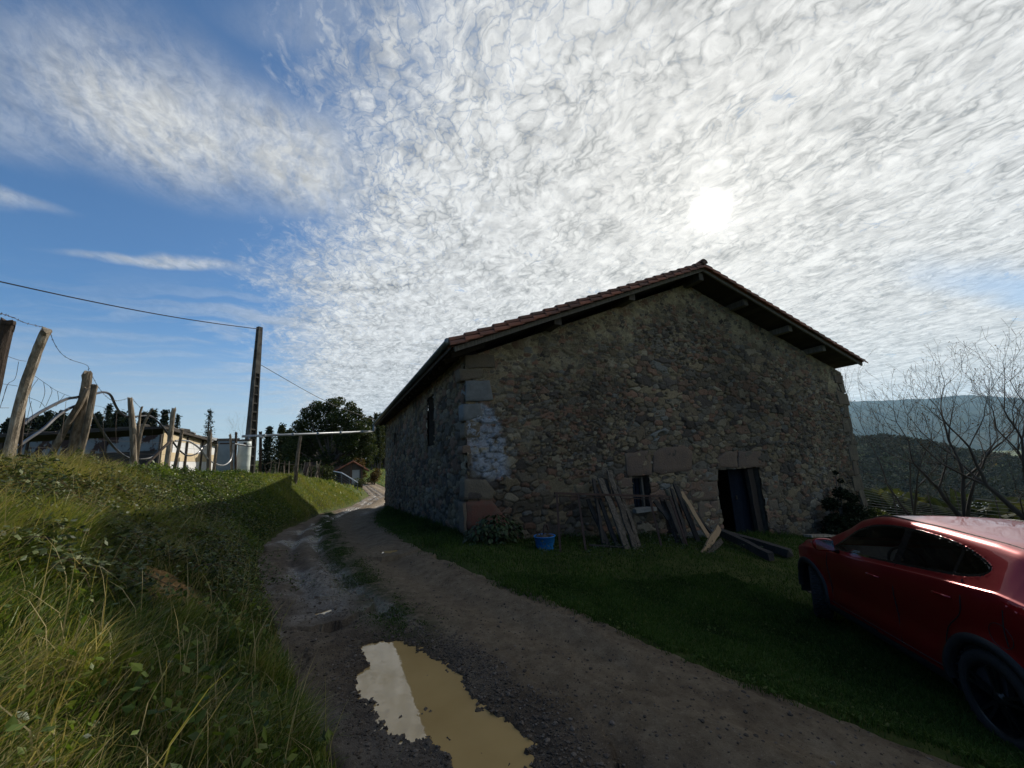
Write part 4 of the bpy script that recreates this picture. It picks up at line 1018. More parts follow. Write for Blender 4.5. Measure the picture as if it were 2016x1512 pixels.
# ---------------------------------------------------------------- rain pipe across the track, pole, wires
M_pipe = mat('pale grey pipe', [(.20, .225, .24), (.28, .30, .32)], 2, .35, .05, 20, tintw=.1)
e0 = np.array([1.76, 23.7, 3.9]); e1 = PX(741, 848, 2.07); e1[1] = 27.3
P1 = PD(741, 849, 24.5); P0 = PD(741, 834, 24.5)
a_ = np.array([1.76, 23.5, 3.88]); b_ = a_.copy(); b_[2] = PY(741, 849, 23.5)[2]
c_ = PD(590, 855, 18.2); d_ = PD(478, 859, 15.2)
t = thing('rain_pipe', 'long pale grey rain pipe running from the barn gutter over the track to the pole', 'pipe', tuple(b_))
mb = MB(); mb.tube([a_, b_ + [0, 0, .08], b_ + [-.05, -.02, 0], b_ + (c_ - b_) * .03], .06, 10); mb.build('elbow', M_pipe, t, True)
mb = MB(); mb.tube([b_ + (c_ - b_) * .02, c_, d_], .052, 12); mb.build('pipe', M_pipe, t, True)
mb = MB()
for f in (.12, .33, .52, .7, .88):
    q = b_ + (d_ - b_) * f; mb.tube([q - (d_ - b_) * .003, q + (d_ - b_) * .003], .064, 12)
mb.build('pipe_joint', M_pipe, t, True)
M_post = mat('weathered post', [(0, (.07, .055, .04)), (.4, (.17, .138, .10)), (.75, (.30, .25, .19)), (1, (.42, .37, .30))], 4, .9, 1.0, 22, stretch=(5, 5, .7), tintw=.35, detail=7)
M_dpost = mat('dark post', [(.03, .022, .018), (.075, .055, .042)], 4, .9, .8, 22, stretch=(5, 5, .7), tintw=.3)
def post(pts, r, label, m=M_post, name='fence_post', group='weathered fence posts on the bank', cat='fence post', n=9, rough=.13, cut=True):
    """pts: (px, py, depth) from bottom to top"""
    P = [PD(*q) for q in pts]; P[0] = P[0].copy(); g = float(groundz(P[0][0], P[0][1]))
    if P[0][2] > g - .2: P[0] = P[0] + (P[0] - P[1]) / max(1e-3, abs((P[0] - P[1])[2])) * max(0, P[0][2] - g + .2)
    S = spline(P, 6); rr_ = np.interp(np.linspace(0, 1, len(S)), np.linspace(0, 1, len(r)), r) * .64
    mb = MB(); mb.tube(S, rr_, n, rough=rough, tint=rng.random())
    if cut:                                                    # ragged sawn top
        V = mb.V[0]; V[-n:] += rng.normal(0, r[-1] * .3, (n, 3)) * np.array([.4, .4, 1])
    o = mb.build(name, m); return tag(o, label, cat, group)
post([(-12, 760, 3.6), (8, 665, 3.6), (16, 640, 3.6)], [.075, .08, .08], 'thick dark post cut off by the left edge of the photo', M_dpost)
post([(12, 915, 4.5), (38, 800, 4.5), (62, 720, 4.5), (90, 647, 4.5)], [.085, .075, .075, .068], 'tall leaning grey fence post, second from the left edge, with barbed wire on its top')
post([(38, 900, 4.9), (45, 840, 4.9), (50, 800, 4.9)], [.03, .022, .01], 'thin broken dark stick against the foot of the tall leaning post', M_dpost, name='stick', group=None, cat='stick', cut=False)
post([(140, 920, 6.4), (158, 830, 6.4), (174, 733, 6.4)], [.14, .12, .085], 'thick braced corner post with barbed wire tied to its flat top')
post([(92, 915, 6.2), (128, 845, 6.25), (160, 790, 6.3), (172, 765, 6.35)], [.07, .075, .07, .05], 'pale split brace pole leaning from the left against the corner post')
post([(148, 925, 6.25), (168, 850, 6.3), (186, 758, 6.35)], [.06, .07, .06], 'reddish topped prop leaning right against the corner post')
post([(263, 920, 8.4), (262, 850, 8.4), (256, 785, 8.4)], [.085, .085, .062], 'straight grey post with a flat top, left stem of the forked pair')
post([(268, 918, 8.5), (276, 860, 8.5), (288, 825, 8.5), (301, 804, 8.5)], [.05, .045, .035, .025], 'curved forked branch post leaning right beside the straight grey post')
post([(272, 860, 8.6), (274, 830, 8.6), (279, 801, 8.6)], [.035, .035, .03], 'short upright branch stub in the crook of the forked post')
post([(328, 922, 9.8), (334, 870, 9.8), (342, 804, 9.8)], [.10, .085, .075], 'stout upright post where the dark hut front meets the bright panels')
post([(344, 920, 10.3), (352, 880, 10.3), (359, 846, 10.3)], [.06, .06, .05], 'shorter post leaning right, just right of the stout upright post')
post([(411, 922, 12), (412, 890, 12), (414, 848, 12)], [.10, .09, .085], 'stout flat topped post in front of the right end of the bright panels')
post([(421, 925, 12.4), (424, 900, 12.4), (427, 875, 12.4)], [.07, .06, .055], 'short leaning post between the flat topped post and the blue grey cabinet')
post([(456, 925, 14), (455, 890, 14), (453, 855, 14)], [.07, .065, .06], 'brown post in front of the right side of the blue grey cabinet')
post([(464, 925, 14.1), (464, 890, 14.1), (465, 851, 14.1)], [.055, .055, .06], 'dark post touching the left side of the white tank', M_dpost)
post([(512, 925, 17), (513, 890, 17), (513, 849, 17)], [.09, .09, .09], 'dark upright post just right of the concrete pole under the rain pipe', M_dpost)
post([(583, 935, 18), (586, 900, 18), (592, 858, 18)], [.11, .11, .09], 'slanting grey timber prop holding up the middle of the rain pipe', name='timber_prop', cat='prop', group=None)
post([(300, 903, 8.9), (318, 885, 9.2), (336, 868, 9.6)], [.05, .05, .05], 'dark slanting rail tied between the forked post and the stout upright post', M_dpost, name='wooden_rail', cat='rail', group=None)

# concrete pole
M_conc = mat('old concrete', [(0, (.04, .038, .034)), (.5, (.085, .08, .07)), (1, (.15, .14, .12))], 3, .9, .5, 25, tintw=.1, detail=7)
pb = PD(489, 930, 15.6); pt = PD(505, 630, 15.6); pb[2] = float(groundz(pb[0], pb[1])) - .3; pt[0], pt[1] = pb[0] + (pt[0] - pb[0]) * .6, pb[1] + (pt[1] - pb[1]) * .3
t = thing('utility_pole', 'tall tapering concrete ladder faced pole behind the fence, carrying a cable', 'pole', tuple(pb))
hh = pt[2] - pb[2]; mb = MB()
vd = np.array([-.75, -.55, 0]) * 0 + np.array([-pb[0], -pb[1], 0]); vd /= np.linalg.norm(vd); sd_ = np.array([-vd[1], vd[0], 0])
ca, sa = math.cos(.62), math.sin(.62); fw = vd * ca + sd_ * sa; sw = np.cross(fw, [0, 0, 1])
def pc(f, a, b): 
    w = .37 - .20 * f; dpt = .30 - .14 * f
    return pb + (pt - pb) * f + sw * w / 2 * a + fw * dpt / 2 * b
def slab(f0, f1, a0, a1, b0, b1):
    V = [pc(f, a, b) for f in (f0, f1) for a, b in ((a0, b0), (a1, b0), (a1, b1), (a0, b1))]
    mb.add(V, [(3, 2, 1, 0), (4, 5, 6, 7), (0, 1, 5, 4), (1, 2, 6, 5), (2, 3, 7, 6), (3, 0, 4, 7)])
slab(0, .70, -1, -.62, -1, 1); slab(0, .70, .62, 1, -1, 1); slab(0, .70, -.62, .62, -.35, .1); slab(.70, 1, -1, 1, -1, 1)
for k in range(13): f = .03 + k * .0535; slab(f, f + .008, -.62, .62, .1, .97)
mb.build('shaft', M_conc, t)
M_cable = mat('black cable', [(.012, .012, .014)], 3, .6, 0)
mb = MB(); q = [pc(.985, 1.05, .2), pc(.985, 1.6, .2), pc(.95, 1.5, .2), pc(.93, 1.08, .2), pc(.8, 1.12, .2), pc(.76, 1.1, .2)]; mb.tube(spline(q, 4), .014, 5)
for f in (.9, .84, .8): mb.box(pc(f, 1.05, .2), (.07, .07, .05))
mb.build('service_cable', M_cable, t)
def wire(name, pts, r, label, m=M_cable, cat='wire', n=8, group=None):
    mb = MB(); mb.tube(spline([np.asarray(p) for p in pts], n), r, 5); return tag(mb.build(name, m), label, cat, group)
A = pc(.985, .2, .6); B = PD(-60, 541, 9)
wire('power_cable', [A, A + (B - A) * .25 - [0, 0, .10], A + (B - A) * .5 - [0, 0, .14], A + (B - A) * .75 - [0, 0, .10], B], .017, 'black overhead cable sagging from the pole top out of the photo at left')
A = pc(.775, 1.1, .2); B = np.array([2.0, 23.4, 4.05]); M_ = (A + B) / 2 - [0, 0, .25]
wire('service_wire', [A, M_, B], .012, 'thin overhead wire running down from the pole to the far barn eaves')

# hoses looped over the fence
M_hose = mat('dark hose', [(.02, .02, .022), (.05, .05, .055)], 3, .32, 0, tintw=.1)
M_ghose = mat('grey hose', [(.16, .17, .18), (.25, .26, .27)], 3, .35, 0, tintw=.1)
def dp(px): return float(np.interp(px, [0, 45, 175, 260, 335, 412, 460, 500], [4.3, 4.9, 6.5, 8.45, 9.9, 12.1, 14.1, 15]))
def hose(q, r, label, m, off=.1, n=6):
    return wire('hose', [PD(px, py, dp(px) + off) for px, py in q], r, label, m, 'hose', n, 'hoses looped along the fence')
hose([(46, 836), (60, 824), (93, 804), (130, 786), (150, 782), (187, 775), (204, 772), (218, 778), (227, 797), (236, 811), (250, 820), (266, 820), (294, 819), (308, 828), (324, 845), (338, 866), (354, 887), (370, 897), (389, 892), (400, 880), (419, 868)], .022, 'longest black hose arching over the corner post and dipping before the bright panels', M_hose)
hose([(34, 880), (60, 862), (85, 845), (110, 822), (137, 804), (160, 797), (176, 808), (185, 820), (199, 845), (213, 866), (231, 887), (252, 901), (278, 904), (299, 900), (312, 888)], .021, 'lower hose rising to the corner post then sagging before the dark hut', M_hose, .16)
hose([(345, 868), (357, 867), (374, 870), (393, 883), (408, 902), (424, 913), (440, 916), (453, 907), (459, 888), (460, 874)], .024, 'short hose hanging in a U in front of the blue grey cabinet', M_ghose, -.1)
hose([(462, 874), (475, 876), (488, 878), (495, 878)], .03, 'white hose leaving the top of the white tank towards the pole', M_ghose, -.3)

# barbed wire and wire mesh
M_wire = mat('rusty wire', [(.045, .035, .03), (.09, .07, .055)], 3, .6, 0, metal=.4)
def barbed(q, label, off=0):
    P = spline([PD(px, py, dp(px) + off) for px, py in q], 8); mb = MB(); mb.tube(P, .0035, 4)
    L = np.linalg.norm(np.diff(P, axis=0), axis=1).sum(); nb = int(L / .13)
    for k in range(nb):
        p = P[int((k + .5) / nb * (len(P) - 1))]
        for _ in range(2):
            d = rng.normal(0, 1, 3); d /= np.linalg.norm(d); mb.tube([p - d * .016, p + d * .016], .0025, 3)
    return tag(mb.build('barbed_wire', M_wire), label, 'wire', 'barbed wire strands')
barbed([(-20, 612), (0, 617), (23, 624), (51, 636), (90, 645)], 'barbed wire strand from the left edge of the photo to the tall leaning post top', -.1)
barbed([(99, 655), (106, 674), (120, 695), (139, 708), (171, 719), (175, 731)], 'barbed wire strand sagging between the tall leaning post and the corner post')
barbed([(180, 738), (197, 767), (215, 785), (231, 789), (254, 784)], 'barbed wire strand sagging between the corner post and the straight grey post')
barbed([(262, 787), (275, 801), (300, 822), (340, 812)], 'barbed wire strand between the forked post and the stout upright post')
mb = MB()
def mw(q, r=.0028): mb.tube(spline([PD(px, py, dp(px) + .02) for px, py in q], 5), r, 3)
for q in ([(-10, 690), (0, 695), (14, 701), (37, 709), (51, 711)], [(-10, 754), (0, 755), (15, 757), (35, 760)], [(-10, 803), (18, 803)], [(67, 739), (93, 757), (111, 769), (139, 781), (170, 792)], [(56, 782), (80, 792), (92, 805), (110, 812), (140, 815)],
          [(180, 798), (200, 801), (230, 812), (260, 822)], [(50, 845), (90, 850), (150, 862), (230, 868), (330, 872)], [(60, 880), (150, 885), (260, 893), (330, 895)], [(268, 822), (330, 842), (400, 852)], [(268, 870), (340, 880), (410, 886)],
          [(14, 701), (0, 727)], [(37, 712), (30, 745), (15, 757), (5, 790)], [(15, 757), (0, 803)], [(75, 746), (62, 765), (58, 786), (64, 820), (52, 860)], [(86, 753), (88, 775), (78, 803)], [(99, 762), (102, 772), (90, 800)], [(127, 777), (110, 800)], [(113, 770), (116, 790)],
          [(62, 790), (55, 820), (54, 850)], [(130, 790), (125, 830), (120, 870)], [(205, 802), (203, 840), (207, 890)], [(230, 812), (228, 850), (232, 895)], [(300, 830), (300, 860), (302, 895)], [(380, 850), (382, 885), (384, 905)]): mw(q)
tag(mb.build('wire_mesh', M_wire), 'sagging torn wire netting hung between the fence posts', 'wire netting')

# stick fence on the far part of the bank
A0 = PD(497, 928, 16.3); B0 = PD(632, 930, 23)
t = thing('stick_fence', 'fence of many thin upright sticks on the bank, right of the pole', 'fence', tuple(A0))
for i in range(34):
    px = 500 + i * 4.1 + rng.uniform(-1.5, 1.5); dep = 16.3 + (px - 497) / 135 * 6.7; hp = rng.uniform(18, 42) if px < 560 else rng.uniform(20, 38)
    p = PD(px, 930, dep); p[2] = float(groundz(p[0], p[1])) - .1; h = (930 - 0) * 0 + hp * dep / FPX + .1
    ln = rng.normal(0, .10, 2)
    mb = MB(); q = [p, p + [ln[0] * .5 * h + rng.normal(0, .02), ln[1] * h * .5, h * .5], p + [ln[0] * h, ln[1] * h, h]]
    mb.tube(spline(q, 3), np.linspace(.032, .02, 7) * rng.uniform(.6, 1.4), 6, rough=.15); mb.build('stick', M_post if i % 3 else M_dpost, t)
mb = MB()
for zf in (.35, .8): mb.tube([PD(px, 930, 16.3 + (px - 497) / 135 * 6.7) * [1, 1, 0] + [0, 0, float(groundz(*PD(px, 930, 16.3 + (px - 497) / 135 * 6.7)[:2])) + zf + rng.normal(0, .03)] for px in range(498, 640, 12)], .006, 3)
mb.build('rail_wire', M_wire, t)

# ---------------------------------------------------------------- low hut with the bright end wall
M_hutw = mat('hut boards', [(0, (.03, .026, .022)), (.5, (.06, .05, .043)), (1, (.10, .085, .07))], 4, .9, .5, 20, tintw=.8)
M_hutg = mat('peeling grey panel', [(0, (.045, .022, .018)), (.36, (.055, .03, .025)), (.42, (.17, .19, .20)), (1, (.22, .245, .26))], 2.2, .8, .3, 20, tintw=0, detail=8)
M_white = mat('white plastic sheet', [(.62, .63, .63), (.74, .74, .73)], 3, .5, .6, 6, tintw=.2)
M_foam = mat('beige insulation panel', [(.46, .36, .22), (.58, .48, .32)], 4, .85, .4, 20, tintw=.3)
C0 = PD(322, 845, 11.8); C1 = PD(426, 862, 15.6)
C1[2] = C0[2] - .28
ex = (C1 - C0); ex[2] = 0; eL = np.linalg.norm(ex); ex /= eL
C2 = PD(-80, 836, 12.5); fx = C2 - C0; fx[2] = 0; fL = np.linalg.norm(fx); fx /= fL
ztop = C0[2]; zb_ = 1.0
hut = thing('low_hut', 'low dark makeshift hut behind the fence with a sunlit patched end wall', 'hut', (C0[0], C0[1], zb_))
def fr(u_, z): q = C0 + fx * u_; return np.array([q[0], q[1], z])
def en(u_, z, o=0): q = C0 + ex * u_ + np.array([ex[1], -ex[0], 0]) * o; return np.array([q[0], q[1], z])
out = np.array([ex[1], -ex[0], 0]); outf = np.array([-fx[1], fx[0], 0])
if outf[1] > 0: outf = -outf
if out[0] < 0: out = -out
mb = MB(); nbd = 6
for k in range(nbd): z = zb_ + (k + .5) * (ztop - .62 - zb_) / nbd; mb.bar(fr(0, z), fr(fL, z), .05, (ztop - .62 - zb_) / nbd * .95, seg=8, wob=.004)
mb.build('front_boards', M_hutw, hut)
mb = MB(); z = ztop - .40; mb.bar(fr(0.02, z) + outf * .02, fr(fL, z) + outf * .02, .03, .46); mb.build('grey_panel', M_hutg, hut)
for k in range(9): q = k / 8 * fL; mb = MB(); mb.bar(fr(q, zb_) + outf * .05, fr(q, ztop - .15) + outf * .05, .07, .05); mb.build('stud', M_hutw, hut)
zt = lambda u_: ztop - .28 * u_ / eL
def endpanel(u0, u1, z0, z1, m, name, th=.03, o=.0):
    mb = MB(); V = []
    for oo in (o, o + th):
        for u_, z in ((u0, z0), (u1, z0), (u1, z1), (u0, z1)):
            q = en(u_, z); V.append(q + out * oo)
    mb.add(V, [(0, 3, 2, 1), (4, 5, 6, 7), (0, 1, 5, 4), (1, 2, 6, 5), (2, 3, 7, 6), (3, 0, 4, 7)]); return mb.build(name, m, hut)
endpanel(0, .35, zb_, ztop, M_foam, 'corner_panel'); endpanel(.4, eL, zb_, ztop - .75, M_white, 'plastic_sheet'); endpanel(.4, eL, ztop - .95, ztop - .68, M_foam, 'insulation_panel', .03, .01)
endpanel(.6, eL, ztop - .70, ztop - .32, M_white, 'plastic_sheet', .035, .0); endpanel(.4, eL, ztop - .34, ztop - .12, M_foam, 'insulation_panel', .03, .012)
endpanel(1.4, eL, ztop - .14, ztop - .02, mat('clear film', [(.35, .36, .36)], 4, .3, .8, 8), 'plastic_film', .02, .04)
for u_ in (.38, 1.5, 2.7, eL - .05): mb = MB(); mb.bar(en(u_, zb_) + out * .06, en(u_, ztop - .1) + out * .06, .06, .05); mb.build('stud', M_hutw, hut)
mb = MB(); bk = C0 + fx * fL; V = []
rf = [C0 + out * .25 + outf * .3, C0 + fx * fL + outf * .3, C0 + fx * fL + ex * eL, C0 + ex * (eL + .2) + out * .25]
V = [np.array([q[0], q[1], ztop + (-.28 if i > 1 else 0)]) for i, q in enumerate(rf)] + [np.array([q[0], q[1], ztop + .07 + (-.28 if i > 1 else 0)]) for i, q in enumerate(rf)]
mb.add(V, [(3, 2, 1, 0), (4, 5, 6, 7), (0, 1, 5, 4), (1, 2, 6, 5), (2, 3, 7, 6), (3, 0, 4, 7)]); mb.build('roof', M_hutw, hut)
M_rock = mat('roof stone', [(.05, .045, .04), (.14, .125, .105)], 5, .9, .5, 25)
for i, (u_, s) in enumerate(((.35, .16), (.8, .11), (1.25, .19), (1.8, .15), (2.3, .12), (2.9, .14), (3.5, .13), (-.2, .12))):
    q = en(max(u_, 0), zt(u_) + .07 + s * .32); q = q - out * .05 + (fx * .6 if u_ < 0 else 0)
    mb = MB(); mb.rock(q, s, (1.6, 1.3, .55)); tag(mb.build('stone', M_rock), 'flat stone weighing down the roof edge of the low hut', 'stone', 'flat stones holding down the hut roof')
for i, u_ in enumerate((.6, 1.5, 2.6, 3.6, 4.7)):
    q = fr(u_, ztop + .09); mb = MB(); mb.bar(q, q + fx * .9 + [0, 0, .03], .16, .05, wob=.01, seg=3); tag(mb.build('loose_board', M_hutw), 'dark loose board lying along the front roof edge of the low hut', 'board', 'loose boards on the hut roof')

# cabinet and tank
M_cab = mat('blue grey enamel', [(.13, .19, .24), (.20, .26, .31)], 2.5, .55, .1, 15, tintw=.1, detail=6)
c = PD(446, 900, 15); g = float(groundz(c[0], c[1])); tp = PD(446, 868, 15)[2]; hgt = tp - g + .1
t = thing('cabinet', 'tall blue grey metal cabinet with a dark slab on top, between two fence posts', 'cabinet', (c[0], c[1], g))
vd = np.array([-c[0], -c[1], 0]); vd /= np.linalg.norm(vd); RT = np.array([[-vd[1], -vd[0], 0], [vd[0], -vd[1], 0], [0, 0, 1]])
mb = MB(); mb.box((c[0], c[1], g - .1 + hgt / 2), (.62, .5, hgt), rot=RT); mb.build('body', M_cab, t, bevel=.02)
mb = MB(); mb.box(np.array([c[0], c[1], g + hgt * .52]) + vd * .262, (.54, .03, hgt * .78), rot=RT); d2 = mb.build('door', M_cab, t, bevel=.01)
mb = MB(); mb.box(np.array([c[0], c[1], g + hgt * .88]) + vd * .268, (.5, .04, .05), rot=RT); mb.build('trim', M_hutw, t)
mb = MB(); mb.box((c[0], c[1], g + hgt - .05), (.72, .55, .09), rot=RT, jit=.02); mb.build('top_slab', M_rock, t, bevel=.02)
c = PD(480, 900, 14.6); g = float(groundz(c[0], c[1])); tp = PD(480, 868, 14.6)[2]; hgt = tp - g
t = thing('water_tank', 'pale white upright cylinder tank standing against the left side of the pole', 'tank', (c[0], c[1], g))
mb = MB(); r = .215; mb.lathe([(0, -.1), (r, -.1), (r, hgt * .3), (r * 1.015, hgt * .31), (r, hgt * .33), (r, hgt * .6), (r * 1.015, hgt * .61), (r, hgt * .63), (r, hgt * .9), (r * .96, hgt), (0, hgt)], (c[0], c[1], g), 28); mb.build('body', mat('white enamel tank', [(.42, .47, .44), (.55, .6, .56)], 3, .45, .15, 9, tintw=.1), t, True)
mb = MB(); mb.lathe([(0, 0), (r * 1.03, 0), (r * 1.03, .05), (0, .07)], (c[0], c[1], g + hgt), 24); mb.box(np.array([c[0], c[1], g + hgt - .1]) + vd * r, (.1, .05, .07), rot=RT); mb.build('lid', M_hutw, t)
mb = MB(); mb.tube(spline([(c[0] + .1, c[1], g + hgt + .02), (c[0] + .15, c[1], g + hgt + .16), (c[0] + .4, c[1] - .1, g + hgt + .17), (c[0] + .6, c[1] - .1, g + hgt + .1)], 5), .035, 8); mb.build('outlet_pipe', M_pipe, t, True)

# small tiled hut by the bend
q = PD(690, 955, 42); g = float(groundz(q[0], q[1])); hx, hy = q[0], q[1]
t = thing('small_hut', 'small hut with red tiled gable roof and white door at the track bend', 'hut', (hx, hy, g))
def sp2(px, py): return PY(px, py, hy)[[0, 2]]
g = min(g, sp2(690, 956)[1])
Lx, Rx = sp2(668, 950)[0], sp2(714, 950)[0]; ap = sp2(695, 908); le = sp2(658, 928); re = sp2(727, 927); M_hs = mat('hut stone', [(.045, .036, .03), (.10, .08, .065)], 3, .9, .5, 12)
DX = sp2(693, 940)[0]; DX2 = sp2(708, 940)[0]; dt = sp2(700, 925)[1]
mb = MB(); mb.prism([(Lx, g - .5), (DX, g - .5), (DX, dt), (DX2, dt), (DX2, g - .5), (Rx, g - .5), (Rx, le[1] + .1), (ap[0], ap[1] - .12), (Lx, le[1] + .1)], hy, hy + 3.2); mb.build('wall', M_hs, t)
mb = MB(); mb.box(((DX + DX2) / 2, hy + .1, (g + dt) / 2 - .1), (DX2 - DX - .01, .06, dt - g + .2)); mb.build('door', mat('white painted door', [(.26, .27, .27), (.34, .35, .34)], 2, .6, .1, 9), t)
mb = MB(); mb.bar(((Lx + DX) / 2 + .5, hy - .02, g), ((Lx + DX) / 2 + .5, hy - .02, ap[1] - .35), .16, .06); mb.bar((Rx - .12, hy - .02, g - .3), (Rx - .12, hy - .02, le[1] + .15), .2, .06); mb.build('timber_post', mat('rusty timber', [(.12, .06, .035), (.2, .11, .06)], 4, .9, .4, 14), t)
mb = MB()
for s_, e_ in ((-1, le), (1, re)):
    d = np.array([ap[0] - e_[0], ap[1] - e_[1]]); n = 9
    for j in range(16):
        for i in range(n):
            a2 = e_ + d * i / n; b2 = e_ + d * (i + 1.25) / n; y = hy - .3 + j * .22
            mb.tube([(a2[0], y, a2[1]), (b2[0], y, b2[1] - .02)], [.10, .085], 6, False)
    mb.add([(e_[0], hy - .3, e_[1] - .03), (e_[0], hy + 3.3, e_[1] - .03), (ap[0], hy + 3.3, ap[1] - .03), (ap[0], hy - .3, ap[1] - .03)], [(0, 1, 2, 3)], .2)
mb.build('roof', M_tile, t, True)
# longer low stone shed roof behind it at the left
a2 = PD(600, 914, 44); b2 = PD(690, 908, 46)
t = thing('long_shed', 'long low dark shed roof running left behind the small tiled hut', 'shed', (a2[0], a2[1], float(groundz(a2[0], a2[1]))))
mb = MB(); vx = b2 - a2; vx[2] = 0; L_ = np.linalg.norm(vx); vx /= L_; nv = np.array([vx[1], -vx[0], 0]); gz = g - .2
V = []
for q in (a2, b2):
    for o_, z in ((-1.3, gz), (-1.3, 1.2), (-1.5, 1.1), (0.4, 2.15), (2.2, 1.1), (2.0, gz)): V.append(np.array([q[0], q[1], 0]) - nv * o_ + [0, 0, z])
mb.add(V, [(0, 1, 7, 6), (5, 11, 10, 4), (0, 5, 4, 3, 2, 1), (6, 7, 8, 9, 10, 11)]); mb.build('wall', M_hs, t)
mb = MB(); mb.add([V[2] + [0, 0, .04], V[8] + [0, 0, .04], V[9] + [0, 0, .05], V[3] + [0, 0, .05], V[4] + [0, 0, .04], V[10] + [0, 0, .04]], [(0, 1, 2, 3), (3, 2, 5, 4)])
for k in range(44):
    f = k / 43; p = V[2] + (V[8] - V[2]) * f; q = V[3] + (V[9] - V[3]) * f; mb.tube([p + [0, 0, .06], (p + q) / 2 + [0, 0, .08], q + [0, 0, .07]], .075, 5, False)
mb.build('roof', mat('mossy tile', [(.05, .04, .03), (.13, .08, .055)], 2, .9, .5, 14), t, True)
# white topped railing before the hut
M_rail = mat('white rail', [(.5, .5, .48), (.62, .62, .6)], 3, .5, .1, 10); M_mesh = mat('galvanised wire', [(.14, .15, .15)], 3, .5, 0, metal=.5)
q0 = PD(657, 928, 33); q1 = PD(673, 931, 32.5); q2 = PD(704, 950, 31)
t = thing('railing', 'sloping railing with a white top rail in front of the small hut', 'railing', (q1[0], q1[1], float(groundz(q1[0], q1[1]))))
mb = MB(); mb.tube([q0, q1, q2], .045, 8); mb.build('top_rail', M_rail, t, True)
for f_, q in ((0, q1), (1, q2), (2, (q1 + q2) / 2)):
    mb = MB(); mb.tube([q, q - [0, 0, 1.15]], .04, 6); mb.build('rail_post', M_mesh, t)
mb = MB()
for k in (1, 2, 3, 4): mb.tube([q0 - [0, 0, .2 * k], q1 - [0, 0, .2 * k], q2 - [0, 0, .2 * k]], .012, 4)
mb.build('rail_wire', M_mesh, t)

# ---------------------------------------------------------------- things leaning against the gable
def G(px, py, y):                                              # foot on the ground close to depth y
    p = PY(px, py, y); p[2] = float(groundz(p[0], p[1])); return p
M_fr = mat('rusty angle iron', [(.035, .024, .02), (.08, .05, .04)], 6, .8, .3, 30, metal=.3)
t0 = PY(1092, 971, 8.05); t1 = PY(1320, 978, 8.05)
t = thing('metal_frame', 'rusty iron frame with four legs leaning before the barn wall right of the blue tub', 'metal frame', tuple(t0))
mb = MB(); mb.bar(t0, t1, .05, .05); mb.bar(t0 + [.0, .02, -.07], t1 + [0, .02, -.07], .03, .02); mb.build('top_bar', M_fr, t)
for a2, b2 in (((1096, 973), (1104, 1098)), ((1138, 973), (1156, 1104)), ((1278, 977), (1309, 1104)), ((1319, 978), (1362, 1100))):
    u_ = PY(*a2, 8.03); l = PY(*b2, 7.0); l[2] = float(groundz(l[0], l[1])) - .03; k = PY(b2[0], b2[1], 7.0); mb = MB(); mb.bar(u_, k, .045, .035); mb.build('leg', M_fr, t)
M_pl = {'g': mat('grey plank', [(0, (.03, .025, .02)), (.5, (.08, .066, .05)), (1, (.165, .14, .11))], 5, .9, .9, 20, stretch=(5, 5, .7), tintw=.3, detail=7), 'd': mat('dark plank', [(.022, .02, .018), (.06, .052, .045)], 5, .9, .7, 20, stretch=(5, 5, .7)), 't': mat('fresh tan plank', [(.20, .135, .075), (.32, .22, .125)], 4, .85, .4, 18, stretch=(5, 5, .7))}
def plank(a2, b2, wpx, m, label, yt=8.45, yb=7.2, th=.045, seg=6, wob=.012):
    u_ = PY(*a2, yt); l = PY(*b2, yb); w = wpx * .0122
    g_ = float(groundz(l[0], l[1]))
    mb = MB(); mb.bar(l, u_, w, th, up=(0, -1, .3), seg=seg, wob=wob); return tag(mb.build('plank', M_pl[m]), label, 'plank', 'old planks leaning against the barn wall')
plank((1168, 942), (1188, 1070), 6, 'd', 'leftmost thin dark plank, behind the others', yb=7.6)
plank((1158, 985), (1205, 1092), 8, 'd', 'dark plank crossing low behind the weathered split one', 8.4, 7.4)
plank((1182, 942), (1245, 1106), 13, 'g', 'wide weathered plank with a split ragged top, left of the bent grey one', 8.4, 7.0)
plank((1199, 926), (1212, 975), 12, 'g', 'upper half of the tallest grey plank, standing highest of all', 8.5, 8.15)
plank((1170, 955), (1222, 1096), 8, 'd', 'dark narrow plank squeezed between the split weathered one and the low crossing one', 8.45, 7.3)
plank((1192, 945), (1232, 1085), 9, 'd', 'dark plank standing upright just behind the split weathered plank', 8.5, 7.6)
plank((1216, 958), (1252, 1085), 8, 'd', 'dark plank just behind the long pale grey one', 8.5, 7.5)
plank((1300, 975), (1335, 1070), 9, 'd', 'dark narrow plank between the last two legs of the iron frame', 8.4, 7.5)
plank((1322, 962), (1352, 1060), 8, 'd', 'thin dark plank left of the tan one, half hidden behind it', 8.5, 7.8)
plank((1209, 962), (1262, 1110), 11, 'g', 'long pale grey plank sloping down right from the tallest plank top', 8.2, 6.9)
plank((1224, 975), (1267, 1100), 8, 'g', 'narrow splintered plank right of the long pale grey one', 8.3, 7.1)
plank((1312, 985), (1360, 1098), 13, 'd', 'wide dark plank just behind the last leg of the iron frame', 8.2, 7.1)
plank((1330, 956), (1380, 1078), 12, 'd', 'dark plank behind the tan one, leaning left against the doorway stones', 8.5, 7.7)
plank((1340, 968), (1395, 1058), 12, 't', 'long tan plank with a torn paper scrap, leaning beside the door', 8.45, 7.5)
plank((1358, 995), (1400, 1050), 7, 'd', 'thin dark plank right of the long tan one', 8.5, 7.7)
plank((1289, 985), (1318, 1024), 13, 'd', 'short square ended board tilted inside the iron frame', 8.3, 7.9)
plank((1415, 1040), (1384, 1094), 12, 't', 'short tan plank leaning left, upper one of the crossed pair before the door', 7.2, 6.6)
plank((1420, 1064), (1380, 1108), 9, 'g', 'short broken plank below the short tan one', 7.0, 6.3)
